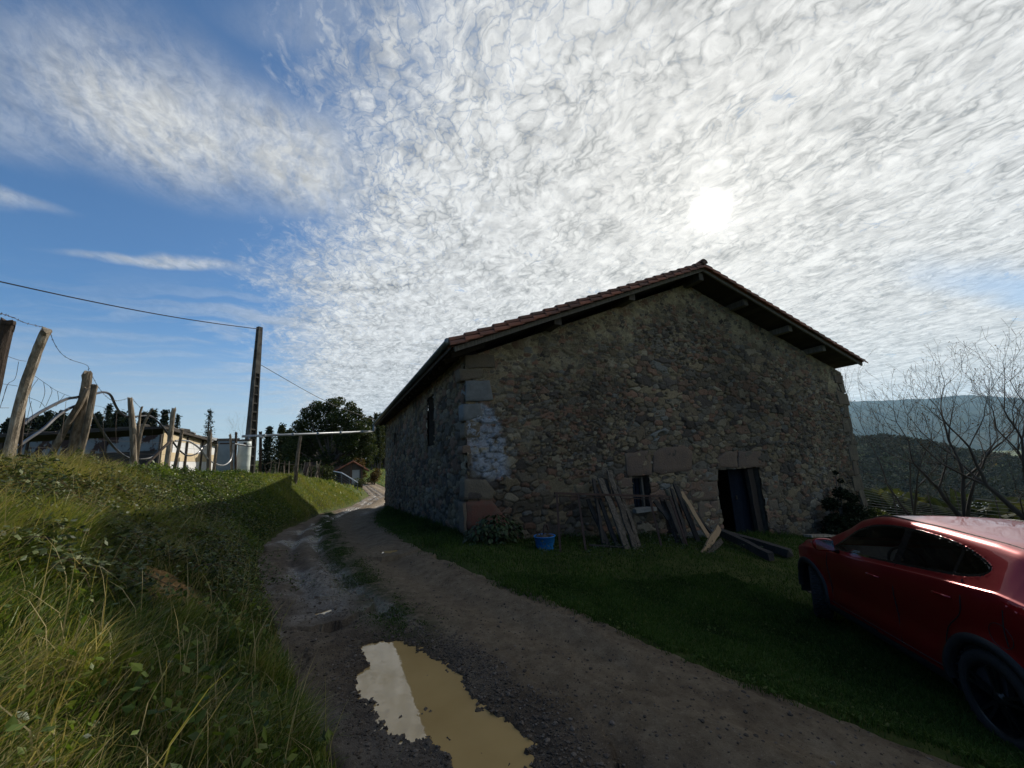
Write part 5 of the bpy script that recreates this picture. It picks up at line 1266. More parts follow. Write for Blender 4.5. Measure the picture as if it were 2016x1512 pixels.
u_ = PY(1395, 1000, 8.2)
# beams lying on the ground towards the car
for k, (a2, b2, w, lb) in enumerate((((1415, 1047), (1556, 1100), .16, 'long dark beam lying on the grass from the door towards the car'), ((1420, 1068), (1520, 1108), .12, 'second dark beam lying on the grass, nearer than the long one'))):
    p = PY(*a2, 8.0 - .4 * k); q = hit(*b2); p[2] = float(groundz(p[0], p[1])) + .2 + .05 * k; q[2] += .12
    mb = MB(); mb.bar(p, q, w, .16, seg=5, wob=.01); tag(mb.build('beam', M_pl['d']), lb, 'beam', 'dark beams on the grass')
p = G(1590, 1058, 7.9); q = G(1650, 1056, 8.0); mb = MB(); mb.bar(p + [0, 0, .1], q + [0, 0, .1], .25, .06); tag(mb.build('pale_board', M_post), 'pale board lying at the barn foot just beyond the car bonnet', 'board')
p = PY(1165, 1082, 7.5); q = PY(1228, 1103, 7.1)
for a3, b3, lb in (((1160, 1080), (1228, 1100), 'dark stick lying low in the weeds under the iron frame'),):
    p = PY(*a3, 7.4); q = PY(*b3, 7.1); p[2] = float(groundz(*p[:2])) + .05; q[2] = float(groundz(*q[:2])) + .05; mb = MB(); mb.tube([p, q], .025, 6, rough=.2); tag(mb.build('stick', M_pl['d']), lb, 'stick')
# blue tub
M_blue = mat('blue plastic', [(.01, .14, .42), (.014, .18, .5)], 3, .45, .05, 20, tintw=.1)
c = PY(1074, 1092, 7.35); c[2] = float(groundz(c[0], c[1])) ; tp = PY(1074, 1054, 7.35); s = tp[2] - c[2]; r = 21 * (MC[:, 2] @ (c - [0, 0, CAMH])) / FPX
t = thing('blue_tub', 'blue plastic tub full of scraps on the grass against the barn gable', 'tub', tuple(c))
mb = MB(); mb.lathe([(0, 0), (r * .78, 0), (r * .8, .01), (r * .98, s * .94), (r * 1.04, s * .95), (r * 1.04, s), (r * .94, s), (r * .74, .03), (0, .03)], c, 32); mb.build('body', M_blue, t, True)
mb = MB()
for i in range(26): a_ = rng.uniform(0, 6.28); q = r * .75 * rng.random() ** .5; mb.rock(c + [math.cos(a_) * q, math.sin(a_) * q, s * .86], rng.uniform(.03, .07))
mb.build('scraps', mat('dark scraps', [(.03, .025, .02), (.10, .08, .06)], 8, .9, .4, 20), t)
mb = MB(); mb.tube(spline([c + [-.02, 0, s * .8], c + [0, 0, s + .16], c + [.06, 0, s + .2], c + [.09, 0, s + .1]], 5), .022, 8); mb.build('handle', M_fr, t, True)
# vine rows on wires; glints in the valley are small pale boxes
t = thing('vine_trellis', 'rows of thin trellis wire with pale glinting tags on the slope right of the barn', 'trellis', tuple(PD(1750, 985, 24)))
M_gl = mat('pale tags', [(.6, .62, .6)], 3, .3, 0)
mb = MB()
for k in range(11):
    A = PD(1695, 950 + k * 5.5, 26 - k * .4); B = PD(1800 + k * 18, 985 + k * 4.2, 25 - k * .3); mb.tube([A, (A + B) / 2 - [0, 0, .05], B], .008, 3)
for k in range(5):
    A = PD(1880, 978 + k * 7, 22); B = PD(2030, 992 + k * 7, 22); mb.tube([A, B], .008, 3)
mb.build('trellis_wire', M_mesh, t)
mb = MB()
for k in range(26): q = PD(rng.uniform(1905, 1950), rng.uniform(983, 1008), 21.8); mb.box(q, (.10, .02, .02))
for k in range(14): q = PD(rng.uniform(1740, 1780), rng.uniform(965, 1000), 24); mb.box(q, (.10, .02, .02))
mb.build('highlights', M_gl, t)
mb = MB()
for px in (1702, 1760, 1830, 1885, 1960, 2025):
    q = PD(px, 985, 23.5); g_ = float(groundz(q[0], q[1])); mb.tube([(q[0], q[1], g_ - .2), (q[0], q[1], q[2] + .6)], .035, 5)
mb.build('trellis_post', M_dpost, t)
# ---------------------------------------------------------------- red hatchback
car = thing('parked_car', 'glossy dark red compact hatchback parked on the grass at the right edge', 'car')
RH = np.array([4.72, 1.66, -.34]); FH = np.array([6.20, 3.79, -.36]); RAX, FAX = .86, 3.43
dX = FH - RH; dX /= np.linalg.norm(dX); dY = np.cross([0.04, -.03, 1.0], dX); dY /= np.linalg.norm(dY); dZ = np.cross(dX, dY)
WR = .335
org = RH - dX * RAX - dY * .86 - dZ * WR
mw4 = Matrix.Identity(4)
for i in range(3): mw4[i][0], mw4[i][1], mw4[i][2], mw4[i][3] = dX[i], dY[i], dZ[i], org[i]
car.matrix_world = mw4
def cpart(o, parent=None): o.parent = parent or car; o.location = (0, 0, 0); return o
M_paint, t, b = newmat('deep red paint')
t.put(b.inputs['Base Color'], (.27, .002, .008)); b.inputs['Metallic'].default_value = .55; b.inputs['Roughness'].default_value = .3; b.inputs['Coat Weight'].default_value = .75; b.inputs['Coat Roughness'].default_value = .03; b.inputs['Coat IOR'].default_value = 1.5
M_trim = mat('black trim', [(.012, .012, .013), (.02, .02, .021)], 8, .55, .1, 60)
M_gloss = mat('gloss black', [(.006, .006, .007)], 8, .12, 0, coat=.6)
M_glass, t, b = newmat('tinted glass')
tr = t.n.new('ShaderNodeBsdfTransparent'); tr.inputs[0].default_value = (.72, .76, .75, 1); gl = t.n.new('ShaderNodeBsdfGlossy'); gl.inputs['Roughness'].default_value = .02
fr_ = t.n.new('ShaderNodeFresnel'); fr_.inputs[0].default_value = 1.45; mx = t.n.new('ShaderNodeMixShader')
t.l.new(fr_.outputs[0], mx.inputs[0]); t.l.new(tr.outputs[0], mx.inputs[1]); t.l.new(gl.outputs[0], mx.inputs[2]); t.l.new(mx.outputs[0], M_glass.node_tree.nodes['Material Output'].inputs[0])
M_privacy, t, b = newmat('dark privacy glass')
tr = t.n.new('ShaderNodeBsdfTransparent'); tr.inputs[0].default_value = (.06, .07, .08, 1); gl = t.n.new('ShaderNodeBsdfGlossy'); gl.inputs['Roughness'].default_value = .02
fr_ = t.n.new('ShaderNodeFresnel'); fr_.inputs[0].default_value = 1.5; mx = t.n.new('ShaderNodeMixShader')
t.l.new(fr_.outputs[0], mx.inputs[0]); t.l.new(tr.outputs[0], mx.inputs[1]); t.l.new(gl.outputs[0], mx.inputs[2]); t.l.new(mx.outputs[0], M_privacy.node_tree.nodes['Material Output'].inputs[0])
M_int = mat('dark cloth', [(.018, .018, .02), (.035, .035, .038)], 8, .9, .2, 60)
M_pale = mat('pale trim', [(.22, .23, .21), (.3, .31, .29)], 8, .7, 0)
M_tail = mat('red lamp lens', [(.28, .006, .01), (.36, .01, .012)], 8, .08, 0, coat=1)
M_chrome = mat('chrome', [(.6, .6, .6)], 8, .12, 0, metal=1)
M_tyre = mat('tyre rubber', [(.012, .012, .012), (.025, .024, .023)], 12, .85, .3, 60)
M_rim = mat('dark alloy', [(.03, .03, .032), (.05, .05, .052)], 8, .28, 0, metal=.8)

def sm(xs, tab, k=13):
    v = np.interp(xs, *zip(*tab)); p = np.pad(v, k, mode='edge'); w = np.hanning(2 * k + 1); w /= w.sum(); return np.convolve(p, w, 'valid')
cx_ = np.arange(0, 4.281, .010); nx = len(cx_)
# profile tables along x (rear bumper 0, nose 4.28)
zc = sm(cx_, [(0, .62), (.03, .80), (.09, 1.0), (.16, 1.12), (.42, 1.33), (.70, 1.465), (.9, 1.49), (1.5, 1.528), (2.1, 1.54), (2.3, 1.52), (2.55, 1.45), (3.0, 1.19), (3.22, 1.06), (3.9, .95), (4.15, .84), (4.25, .66), (4.28, .55)], 7)
zb = sm(cx_, [(0, .60), (.03, .80), (.10, 1.0), (.3, 1.10), (.7, 1.15), (1.2, 1.115), (2.2, 1.03), (2.9, .975), (3.5, .925), (4.0, .83), (4.2, .66), (4.28, .52)], 7)
wb_ = sm(cx_, [(0, .55), (.04, .70), (.15, .80), (.45, .865), (.9, .885), (1.6, .872), (2.6, .872), (3.4, .885), (3.8, .85), (4.1, .72), (4.22, .58), (4.28, .42)], 7)
wr = sm(cx_, [(0, .45), (.2, .60), (.5, .60), (.9, .605), (1.6, .62), (2.3, .62), (2.8, .62), (3.2, .70), (3.5, .72), (4.0, .62), (4.28, .3)], 9)
zs_ = sm(cx_, [(0, .42), (.12, .27), (.5, .22), (3.7, .20), (4.1, .22), (4.28, .36)], 7)
ctrl = []
for i in range(nx):
    Zc, Zb, Wb, Wr, Zs = zc[i], zb[i], wb_[i], min(wr[i], wb_[i] - .03), zs_[i]
    gh = max(Zc - Zb, .02)
    ctrl.append([(Wb * .6, Zs - .02), (Wb * .93, Zs), (Wb * .985, Zs + (Zb - Zs) * .22), (Wb * .975, Zs + (Zb - Zs) * .45), (Wb * 1.0, Zs + (Zb - Zs) * .78), (Wb * .992, Zb - .025), (Wb * .955, Zb + .005),
                 (Wb * .955 * .55 + Wr * .45 + .012, Zb + gh * .42), (Wr + .05, Zb + gh * .80), (Wr - .02, Zb + gh * .93), (Wr * .72, Zb + gh * .985), (Wr * .35, Zc), (0, Zc + .003)])
ctrl = np.array(ctrl)                                          # nx, 13, 2
nc = ctrl.shape[1]; sub = 15; P_ = np.concatenate([2 * ctrl[:, :1] - ctrl[:, 1:2], ctrl, 2 * ctrl[:, -1:] - ctrl[:, -2:-1]], 1)
rows = []
for i in range(1, nc):
    for k in range(sub):
        t_ = k / sub; a0, a1, a2, a3 = P_[:, i - 1], P_[:, i], P_[:, i + 1], P_[:, i + 2]
        cr = .5 * (2 * a1 + (a2 - a0) * t_ + (2 * a0 - 5 * a1 + 4 * a2 - a3) * t_ ** 2 + (3 * a1 - a0 - 3 * a2 + a3) * t_ ** 3)
        rows.append(cr * .8 + (a1 + (a2 - a1) * t_) * .2)
rows.append(ctrl[:, -1]); SEC = np.stack(rows, 1); nt = SEC.shape[1]
bx_ = np.repeat(cx_[:, None], nt, 1); by_ = np.maximum(SEC[..., 0], 0); bz_ = SEC[..., 1]
# curve the ends in plan, flare the arches
ti = np.arange(nt) / sub
for ax in (RAX, FAX):
    rr2 = np.hypot(bx_ - ax, bz_ - WR); by_ = by_ + .018 * np.exp(-((rr2 - .40) / .06) ** 2) * (ti[None] < 5.5) * (by_ > .5)
bx_ = bx_ + (np.where(bx_ < .6, 1, 0) * .20 * (by_ / .88) ** 3 * (1 - bx_ / .6) - np.where(bx_ > 3.7, 1, 0) * .42 * (by_ / .88) ** 3 * ((bx_ - 3.7) / .58))
# wheel arches: pull the rim of the hole onto a circle
RA = .385
rad = None
for ax in (RAX, FAX):
    dx_, dz_ = bx_ - ax, bz_ - WR - .005; rr2 = np.hypot(dx_, dz_); m_ = (rr2 > RA - .009) & (rr2 < RA + .010) & (by_ > .45)
    f_ = np.where(m_, RA / np.maximum(rr2, 1e-6), 1); bx_ = ax + dx_ * f_; bz_ = WR + .005 + dz_ * f_
def snap(poly, off, lo, hi):
    global bx_, bz_
    for _ in range(2):
        s0 = polysd(poly, bx_, bz_) - off; g = 1e-3
        ga = (polysd(poly, bx_ + g, bz_) - off - s0) / g; gb = (polysd(poly, bx_, bz_ + g) - off - s0) / g
        m_ = (np.abs(s0) < .0062) & (ti[None] > lo) & (ti[None] < hi)
        bx_ = np.where(m_, bx_ - s0 * ga, bx_); bz_ = np.where(m_, bz_ - s0 * gb, bz_)
side_poly = [(2.86, 1.035), (2.70, 1.16), (2.50, 1.29), (2.25, 1.385), (1.95, 1.43), (1.6, 1.435), (1.25, 1.41), (1.03, 1.365), (.89, 1.315), (.84, 1.275), (.90, 1.23), (1.07, 1.19), (1.5, 1.14), (2.0, 1.09), (2.5, 1.05)]
side_poly = [tuple(q) for q in spline([(a_, b_) for a_, b_ in side_poly] + [side_poly[0]], 5)[:-1]]
TAIL = [(.66, 1.10), (.40, 1.10), (.1, 1.04), (-.1, .98), (-.05, .88), (.16, .92), (.42, 1.02)]
snap(side_poly, 0, 5.9, 9.4); snap(side_poly, .020, 5.9, 9.4); snap(TAIL, 0, 2, 6.3)
V_ = np.stack([bx_, by_, bz_], -1).reshape(-1, 3); Fq = gridfaces(nx, nt); fc = V_[Fq].mean(1); tf = (np.arange(nx - 1)[:, None] * 0 + ti[:-1][None, :]).ravel()
hole = np.zeros(len(Fq), bool)
for ax in (RAX, FAX): hole |= (np.hypot(fc[:, 0] - ax, fc[:, 2] - WR - .005) < RA - .003) & (fc[:, 1] > .45)
fx_, fz_ = fc[:, 0], fc[:, 2]
gi_ = np.repeat(np.arange(nx - 1), nt - 1)
zbf = np.interp(fx_, cx_, zb); zcf = np.interp(fx_, cx_, zc)
def inpoly(poly, x, z): return polysd(poly, x, z) < 0
greenh = (tf > 6.0) & (tf < 9.3)
sdp_ = polysd(side_poly, fx_, fz_)
sidew = greenh & (sdp_ < 0)
frame_ = greenh & (sdp_ >= 0) & (sdp_ < .020)
pillar = sidew & ((np.abs(fx_ - (1.76 - (fz_ - 1.2) * .12)) < .045))
quarter = sidew & (fx_ < 1.12) & (fx_ > 1.095)
rearw = (tf >= 9.0) & (gi_ > 24) & (gi_ < 66)
wind = (tf >= 9.0) & (gi_ > 255) & (gi_ < 311)
glass = (sidew & ~pillar & ~quarter) | wind
clad = (fz_ < np.interp(fx_, [0, .4, 3.9, 4.28], [.5, .31, .30, .42])) & (tf < 4)
tail = inpoly([(.66, 1.10), (.40, 1.10), (.1, 1.04), (-.1, .98), (-.05, .88), (.16, .92), (.42, 1.02)], fx_, fz_) & (tf < 6.2)
head = inpoly([(3.72, .80), (4.0, .82), (4.3, .74), (4.3, .66), (4.0, .72)], fx_, fz_) & (tf < 6.2)
used = hole.copy()
def both(mask, name, m, parent=None, off=0, smooth=True, one=0):
    global used
    f = Fq[mask & ~hole]; us2 = np.unique(f); mp2 = -np.ones(len(V_), int); mp2[us2] = np.arange(len(us2)); f = mp2[f]; v = V_[us2].copy()
    v[:, 1] += off * (v[:, 1] > .2)
    v2 = v * [1, -1, 1]
    if one: return cpart(npmesh(name, v if one > 0 else v2, f[:, ::-1] if one > 0 else f, m, None, smooth), parent)
    o = npmesh(name, np.r_[v, v2], np.r_[f[:, ::-1], f + len(v)], m, None, smooth); return cpart(o, parent)
blackm = frame_ | pillar | quarter
body = ~(glass | rearw | clad | tail | head | blackm)
both(body, 'body', M_paint)
both(clad, 'sill_cladding', M_trim); both(tail, 'tail_light', M_tail, one=1); both(tail, 'tail_light', M_tail, one=-1); both(head, 'headlight', M_chrome, one=1); both(head, 'headlight', M_chrome, one=-1)
for s in (1, -1): both(glass & (sidew) & (fx_ > 1.76), 'front_side_window', M_glass, one=s); both(glass & sidew & (fx_ <= 1.76), 'rear_side_window', M_privacy, one=s)
both(wind, 'windscreen', M_glass); both(rearw, 'rear_window', M_privacy); both(blackm, 'window_frame', M_gloss)
# inner shell so that the cabin is closed and dark
mb = MB(); mb.box((1.95, 0, .36), (2.5, 1.5, .06)); mb.box((3.3, 0, .68), (.06, 1.5, .6)); mb.box((.35, 0, .7), (.06, 1.3, .5)); mb.box((2.0, .80, .66), (2.4, .04, .62)); mb.box((2.0, -.80, .66), (2.4, .04, .62)); cpart(mb.build('floor_pan', M_int))
def ysurf(x, z):
    i = int(np.clip(round(x / .010), 0, nx - 1)); k = np.arange(sub, 7 * sub); j = k[np.argmin(np.abs(bz_[i, k] - z))]; return by_[i, j]
def onside(q, off=.002): return [(x, ysurf(x, z) + off, z) for x, z in q]
# shut lines, handles, fuel flap
mb = MB()
def line(q, r=.005): mb.tube(spline(onside(q), 4), r, 4, False)
line([(1.80, .34), (1.80, .6), (1.79, .85), (1.77, 1.09)]); line([(2.92, .34), (2.94, .6), (2.95, .8), (2.92, .95)])
line([(1.20, .42), (1.22, .55), (1.18, .72), (1.02, .88), (.98, 1.02), (1.0, 1.16)])
line([(1.2, .36), (2.4, .345), (3.1, .35)]); line([(.64, 1.04), (.66, .90), (.66, .78)])
cpart(mb.build('shut_line', M_trim))
mb = MB(); ring = [(.70 + .085 * math.cos(a_), .84 + .085 * math.sin(a_)) for a_ in np.linspace(0, 2 * np.pi, 25)]; mb.tube(onside(ring, .001), .003, 4, False); cpart(mb.build('fuel_flap', M_trim))
for hx_, hz_ in ((1.17, .985), (2.07, .90)):
    mb = MB(); yb_ = ysurf(hx_, hz_); mb.tube(spline([(hx_ - .10, yb_ + .004, hz_), (hx_ - .06, yb_ + .028, hz_ + .005), (hx_ + .05, yb_ + .028, hz_), (hx_ + .09, yb_ + .004, hz_ - .005)], 4), .011, 8)
    o = cpart(mb.build('door_handle', M_paint, None, True))
mb = MB(); mb.tube([(x, np.interp(x, cx_, wr) - .065, np.interp(x, cx_, zc) - .016) for x in np.linspace(.78, 2.45, 30)], .006, 4); mb.tube([(x, -(np.interp(x, cx_, wr) - .065), np.interp(x, cx_, zc) - .016) for x in np.linspace(.78, 2.45, 30)], .006, 4); cpart(mb.build('roof_channel', M_trim))
mb = MB(); mb.tube([(.72, y, float(np.interp(.72, cx_, zc)) - .002 - .05 * (y / .55) ** 2) for y in np.linspace(-.55, .55, 16)], .004, 4); cpart(mb.build('hatch_line', M_trim))
mb = MB(); mb.tube(spline([(.95, 0, 1.50), (.80, 0, 1.515), (.74, 0, 1.56)], 4), [.02] * 4 + [.014] * 5, 6); cpart(mb.build('antenna_fin', M_gloss))
# arch trims, wheel wells, wheels
for ax in (RAX, FAX):
    for s in (1, -1):
        th = np.linspace(-.10, np.pi + .10, 40); V2 = []; F2 = []
        for k, a_ in enumerate(th):
            for r_, dy in ((RA - .03, -.04), (RA - .03, .014), (RA + .012, .020), (RA + .045, .008), (RA + .05, -.03)):
                x = ax + math.cos(a_) * r_; z = WR + .005 + math.sin(a_) * r_; V2.append((x, s * (min(ysurf(ax + math.cos(a_) * (RA + .03), max(z, .3)), .90) + dy), z))
        for k in range(39):
            for j in range(4): q = k * 5 + j; F2.append((q, q + 1, q + 6, q + 5) if s > 0 else (q, q + 5, q + 6, q + 1))
        mb = MB(); mb.add(V2, F2); cpart(mb.build('wheel_arch', M_trim, None, True))
        mb = MB(); V2 = []; F2 = []
        for k, a_ in enumerate(np.linspace(-.3, np.pi + .3, 24)):
            for y in (.45, .84): V2.append((ax + math.cos(a_) * (RA - .005), s * y, WR + math.sin(a_) * (RA - .005)))
        F2 = [(2 * k, 2 * k + 1, 2 * k + 3, 2 * k + 2) for k in range(23)]; mb.add(V2, F2); mb.add([(ax - .4, s * .45, .1), (ax + .4, s * .45, .1), (ax + .4, s * .45, .75), (ax - .4, s * .45, .75)], [(0, 1, 2, 3)]); cpart(mb.build('wheel_well', M_trim))
        steer = -.42 if ax == FAX else 0
        wroot = bpy.data.objects.new('wheel', None); COL.objects.link(wroot); wroot.parent = car; wroot.location = (ax, s * .765, WR); wroot.rotation_euler = (0, 0, steer)
        mb = MB(); prof = [(.235, -.10), (.29, -.108), (.318, -.095), (.333, -.07), (.335, 0), (.333, .07), (.318, .095), (.29, .108), (.235, .10), (.225, .02), (.225, -.02), (.235, -.10)]
        mb.lathe(prof, (0, 0, 0), 48, axis=[[1, 0, 0], [0, 0, 1], [0, 1, 0]])
        for k in range(64):                                      # tread blocks
            a_ = k * 6.2832 / 64
            for yy_ in (-.06, 0, .06): mb.box((math.cos(a_) * .335, yy_ + (.01 if k % 2 else -.01), math.sin(a_) * .335), (.008, .045, .02), rot=[[math.cos(a_), 0, -math.sin(a_)], [0, 1, 0], [math.sin(a_), 0, math.cos(a_)]])
        o = mb.build('tyre', M_tyre, None, True); o.parent = wroot
        mb = MB(); mb.lathe([(.236, .10 * s), (.222, .094 * s), (.215, .05 * s), (.212, -.06 * s)], (0, 0, 0), 40, axis=[[1, 0, 0], [0, 0, 1], [0, 1, 0]])
        for k in range(5):
            a_ = k * 6.2832 / 5 + .3
            for da in (-.16, .16):
                p0 = np.array([math.cos(a_ + da * 1.2) * .05, .070 * s, math.sin(a_ + da * 1.2) * .05]); p1 = np.array([math.cos(a_ + da) * .22, .088 * s, math.sin(a_ + da) * .22]); mb.bar(p0, p1, .026, .022, up=(0, s, 0), taper=.8)
        mb.lathe([(0, .088 * s), (.03, .085 * s), (.062, .07 * s), (.065, .03 * s)], (0, 0, 0), 20, axis=[[1, 0, 0], [0, 0, 1], [0, 1, 0]]); mb.lathe([(0, -.02 * s), (.2, -.02 * s)], (0, 0, 0), 20, axis=[[1, 0, 0], [0, 0, 1], [0, 1, 0]])
        o = mb.build('rim', M_rim, None, False); o.parent = wroot
# mirrors
for s in (1, -1):
    mb = MB(); c = np.array([2.72, s * 1.0, 1.08])
    V2 = ICO2 = None
    bmm = bmesh.new(); bmesh.ops.create_icosphere(bmm, subdivisions=3, radius=1); V2 = np.array([v.co[:] for v in bmm.verts]); F2 = [tuple(v.index for v in f.verts) for f in bmm.faces]; bmm.free()
    V2 = np.sign(V2) * np.abs(V2) ** .75 * np.array([.075, .12, .08]); V2[:, 0] = np.maximum(V2[:, 0], -.03); mb.add(V2 + c, F2); o = cpart(mb.build('mirror', M_paint, None, True))
    mb = MB(); mb.tube([(2.72, s * .84, 1.0), (2.72, s * .93, 1.03)], .025, 8); g1 = mb.build('mirror_arm', M_gloss, None, True); g1.parent = o
    mb = MB(); mb.box((2.688, s * 1.0, 1.08), (.004, .2, .12)); g1 = mb.build('mirror_glass', M_chrome); g1.parent = o
    mb = MB(); mb.box((2.77, s * 1.06, 1.095), (.05, .09, .012)); g1 = mb.build('side_repeater', M_pale); g1.parent = o
# interior: seats, dash, wheel
for x, y in ((1.72, .36), (1.72, -.36)):
    mb = MB(); mb.bar((x + .1, y, .62), (x - .18, y, 1.12), .46, .12, up=(1, 0, .4), seg=3); mb.bar((x, y, .52), (x + .5, y, .56), .46, .14); mb.bar((x - .19, y, 1.15), (x - .23, y, 1.32), .24, .09, up=(1, 0, 0)); cpart(mb.build('seat', M_int, bevel=.03))
mb = MB(); mb.bar((1.0, 0, .6), (.82, 0, 1.15), 1.2, .14, up=(1, 0, .3)); mb.bar((1.0, 0, .52), (1.45, 0, .55), 1.2, .14); cpart(mb.build('rear_seat', M_int, bevel=.03))
mb = MB(); mb.bar((2.42, 0, .88), (3.0, 0, .97), 1.4, .16); cpart(mb.build('dashboard', M_int, bevel=.03))
mb = MB(); a_ = np.linspace(0, 2 * np.pi, 25); pts_ = np.array([(2.32 + math.sin(q) * .08, .36 + math.cos(q) * .18, .98 + math.sin(q) * .165) for q in a_]); mb.tube(pts_, .015, 6, False); mb.bar((2.32, .19, .98), (2.32, .53, .98), .03, .03); mb.bar((2.32, .36, .98), (2.5, .36, .93), .05, .05); cpart(mb.build('steering_wheel', M_int, None, True))
mb = MB(); mb.bar((2.3, .71, .70), (2.95, .70, .86), .02, .10); cpart(mb.build('door_card', M_pale))
# ---------------------------------------------------------------- sun, sky, air
sd = ray(1400, 415); sd = sd / np.linalg.norm(sd)
SUNEL = math.asin(sd[2]); SUNAZ = math.atan2(sd[0], sd[1])
sun = bpy.data.lights.new('sun', 'SUN'); so = bpy.data.objects.new('sun', sun); COL.objects.link(so)
sun.energy = 5.0; sun.angle = R(.6); sun.color = (1.0, .93, .82)
so.rotation_euler = Vector(-sd).to_track_quat('-Z', 'Y').to_euler()
w = bpy.data.worlds.new('World'); SC.world = w; w.use_nodes = True; t = NT(w.node_tree)
bg = w.node_tree.nodes['Background']; bg.inputs['Strength'].default_value = 1.0
sky = t.n.new('ShaderNodeTexSky'); sky.sky_type = 'NISHITA'; sky.sun_disc = False; sky.sun_elevation = SUNEL; sky.sun_rotation = SUNAZ
sky.air_density = 1.0; sky.dust_density = .6; sky.ozone_density = 2.0; sky.altitude = 400
tc = t.n.new('ShaderNodeTexCoord').outputs['Generated']
sp_ = t.n.new('ShaderNodeSeparateXYZ'); t.l.new(tc, sp_.inputs[0]); dx, dy, dz = sp_.outputs
zz = t.m('MAXIMUM', dz, 0.0); den = t.m('ADD', zz, .10)
u = t.m('DIVIDE', dx, den); v = t.m('DIVIDE', dy, den)
cb = t.n.new('ShaderNodeCombineXYZ'); t.l.new(u, cb.inputs[0]); t.l.new(v, cb.inputs[1]); uv = cb.outputs[0]
def warp(vec, scale, amt, detail=3):
    nd = t.n.new('ShaderNodeTexNoise'); nd.inputs['Scale'].default_value = scale; nd.inputs['Detail'].default_value = detail; t.l.new(vec, nd.inputs['Vector'])
    s = t.n.new('ShaderNodeVectorMath'); s.operation = 'SUBTRACT'; t.l.new(nd.outputs['Color'], s.inputs[0]); s.inputs[1].default_value = (.5, .5, .5)
    k = t.n.new('ShaderNodeVectorMath'); k.operation = 'SCALE'; t.l.new(s.outputs[0], k.inputs[0]); k.inputs['Scale'].default_value = amt
    a = t.n.new('ShaderNodeVectorMath'); a.operation = 'ADD'; t.l.new(vec, a.inputs[0]); t.l.new(k.outputs[0], a.inputs[1]); return a.outputs[0]
def mapv(vec, rot, sx, sy, loc=(0, 0, 0)):
    mp = t.n.new('ShaderNodeMapping'); mp.inputs['Rotation'].default_value = (0, 0, rot); mp.inputs['Scale'].default_value = (sx, sy, 1); mp.inputs['Location'].default_value = loc; t.l.new(vec, mp.inputs[0]); return mp.outputs[0]
# sun proximity
dt_ = t.n.new('ShaderNodeVectorMath'); dt_.operation = 'DOT_PRODUCT'; t.l.new(tc, dt_.inputs[0]); dt_.inputs[1].default_value = tuple(sd)
cs = t.m('MAXIMUM', dt_.outputs['Value'], 0.0)
glow = lambda p: t.m('POWER', cs, p)
# coverage of the altocumulus sheet (to the right of a slanting edge)
uw = warp(uv, 2.2, .34, 4); su = t.n.new('ShaderNodeSeparateXYZ'); t.l.new(uw, su.inputs[0])
lim = t.n.new('ShaderNodeValToRGB'); lim.color_ramp.interpolation = 'B_SPLINE'
e = lim.color_ramp.elements
ed = [(.50, .20), (.59, .15), (.75, .11), (.93, .07), (1.05, .0), (1.3, .03), (1.5, .02), (1.68, -.10), (1.85, -.22), (2.0, -.10), (2.2, -.22), (2.6, -.25), (3.2, -.25), (4.0, -.3)]
while len(e) < len(ed): e.new(.5)
for q, (a, b_) in zip(e, ed): q.position = a / 4; q.color = ((b_ + 1) / 2,) * 3 + (1,)
t.l.new(t.m('DIVIDE', su.outputs[1], 4), lim.inputs[0])
edge = t.m('SUBTRACT', su.outputs[0], t.m('SUBTRACT', t.m('MULTIPLY', lim.outputs[0], 2), 1))
# cells: thin cracks between soft puffs, two sizes, opening to blue only here and there
ax = warp(warp(uv, 5, .12, 3), 26, .050, 4)
rot = mapv(ax, .62, 1.0, .60)
vo = t.n.new('ShaderNodeTexVoronoi'); vo.feature = 'DISTANCE_TO_EDGE'; vo.inputs['Scale'].default_value = 31; t.l.new(rot, vo.inputs['Vector'])
vo2 = t.n.new('ShaderNodeTexVoronoi'); vo2.feature = 'DISTANCE_TO_EDGE'; vo2.inputs['Scale'].default_value = 70; t.l.new(rot, vo2.inputs['Vector'])
fine = t.noise(46, rot, 5, .70); mid = t.noise(22, rot, 3, .62); patch = t.noise(8, mapv(uw, .6, 1.0, .5, (2, 7, 0)), 3, .6)
big = t.noise(2.6, mapv(uv, .35, 1.0, 1.9), 4, .62, .3); shade = t.noise(3.6, mapv(uv, .4, 1, 1.5, (3, 1, 0)), 4, .62)
ragg = t.m('ADD', t.m('MULTIPLY', t.m('SUBTRACT', mid, .5), .55), t.m('MULTIPLY', t.m('SUBTRACT', fine, .5), .30))
sheet = t.ss(-.32, .18, t.m('ADD', edge, ragg))
dv = t.m('ADD', t.m('MINIMUM', vo.outputs['Distance'], t.m('ADD', t.m('MULTIPLY', vo2.outputs['Distance'], .8), .06)), t.m('MULTIPLY', t.m('SUBTRACT', fine, .5), .26))
near = t.ss(.60, -.05, edge)
opn = t.m('MAXIMUM', t.ss(.60, .74, big), t.m('MULTIPLY', near, .42))
gw = t.m('MULTIPLY', opn, .13)
cov = t.m('MULTIPLY', sheet, t.ss(t.m('SUBTRACT', gw, .13), t.m('ADD', gw, .03), dv))
cov = t.m('MAXIMUM', cov, t.m('MULTIPLY', sheet, t.m('SUBTRACT', .74, t.m('MULTIPLY', opn, .46))))
ws = t.n.new('ShaderNodeSeparateXYZ'); t.l.new(warp(uv, 3.0, .22, 3), ws.inputs[0])
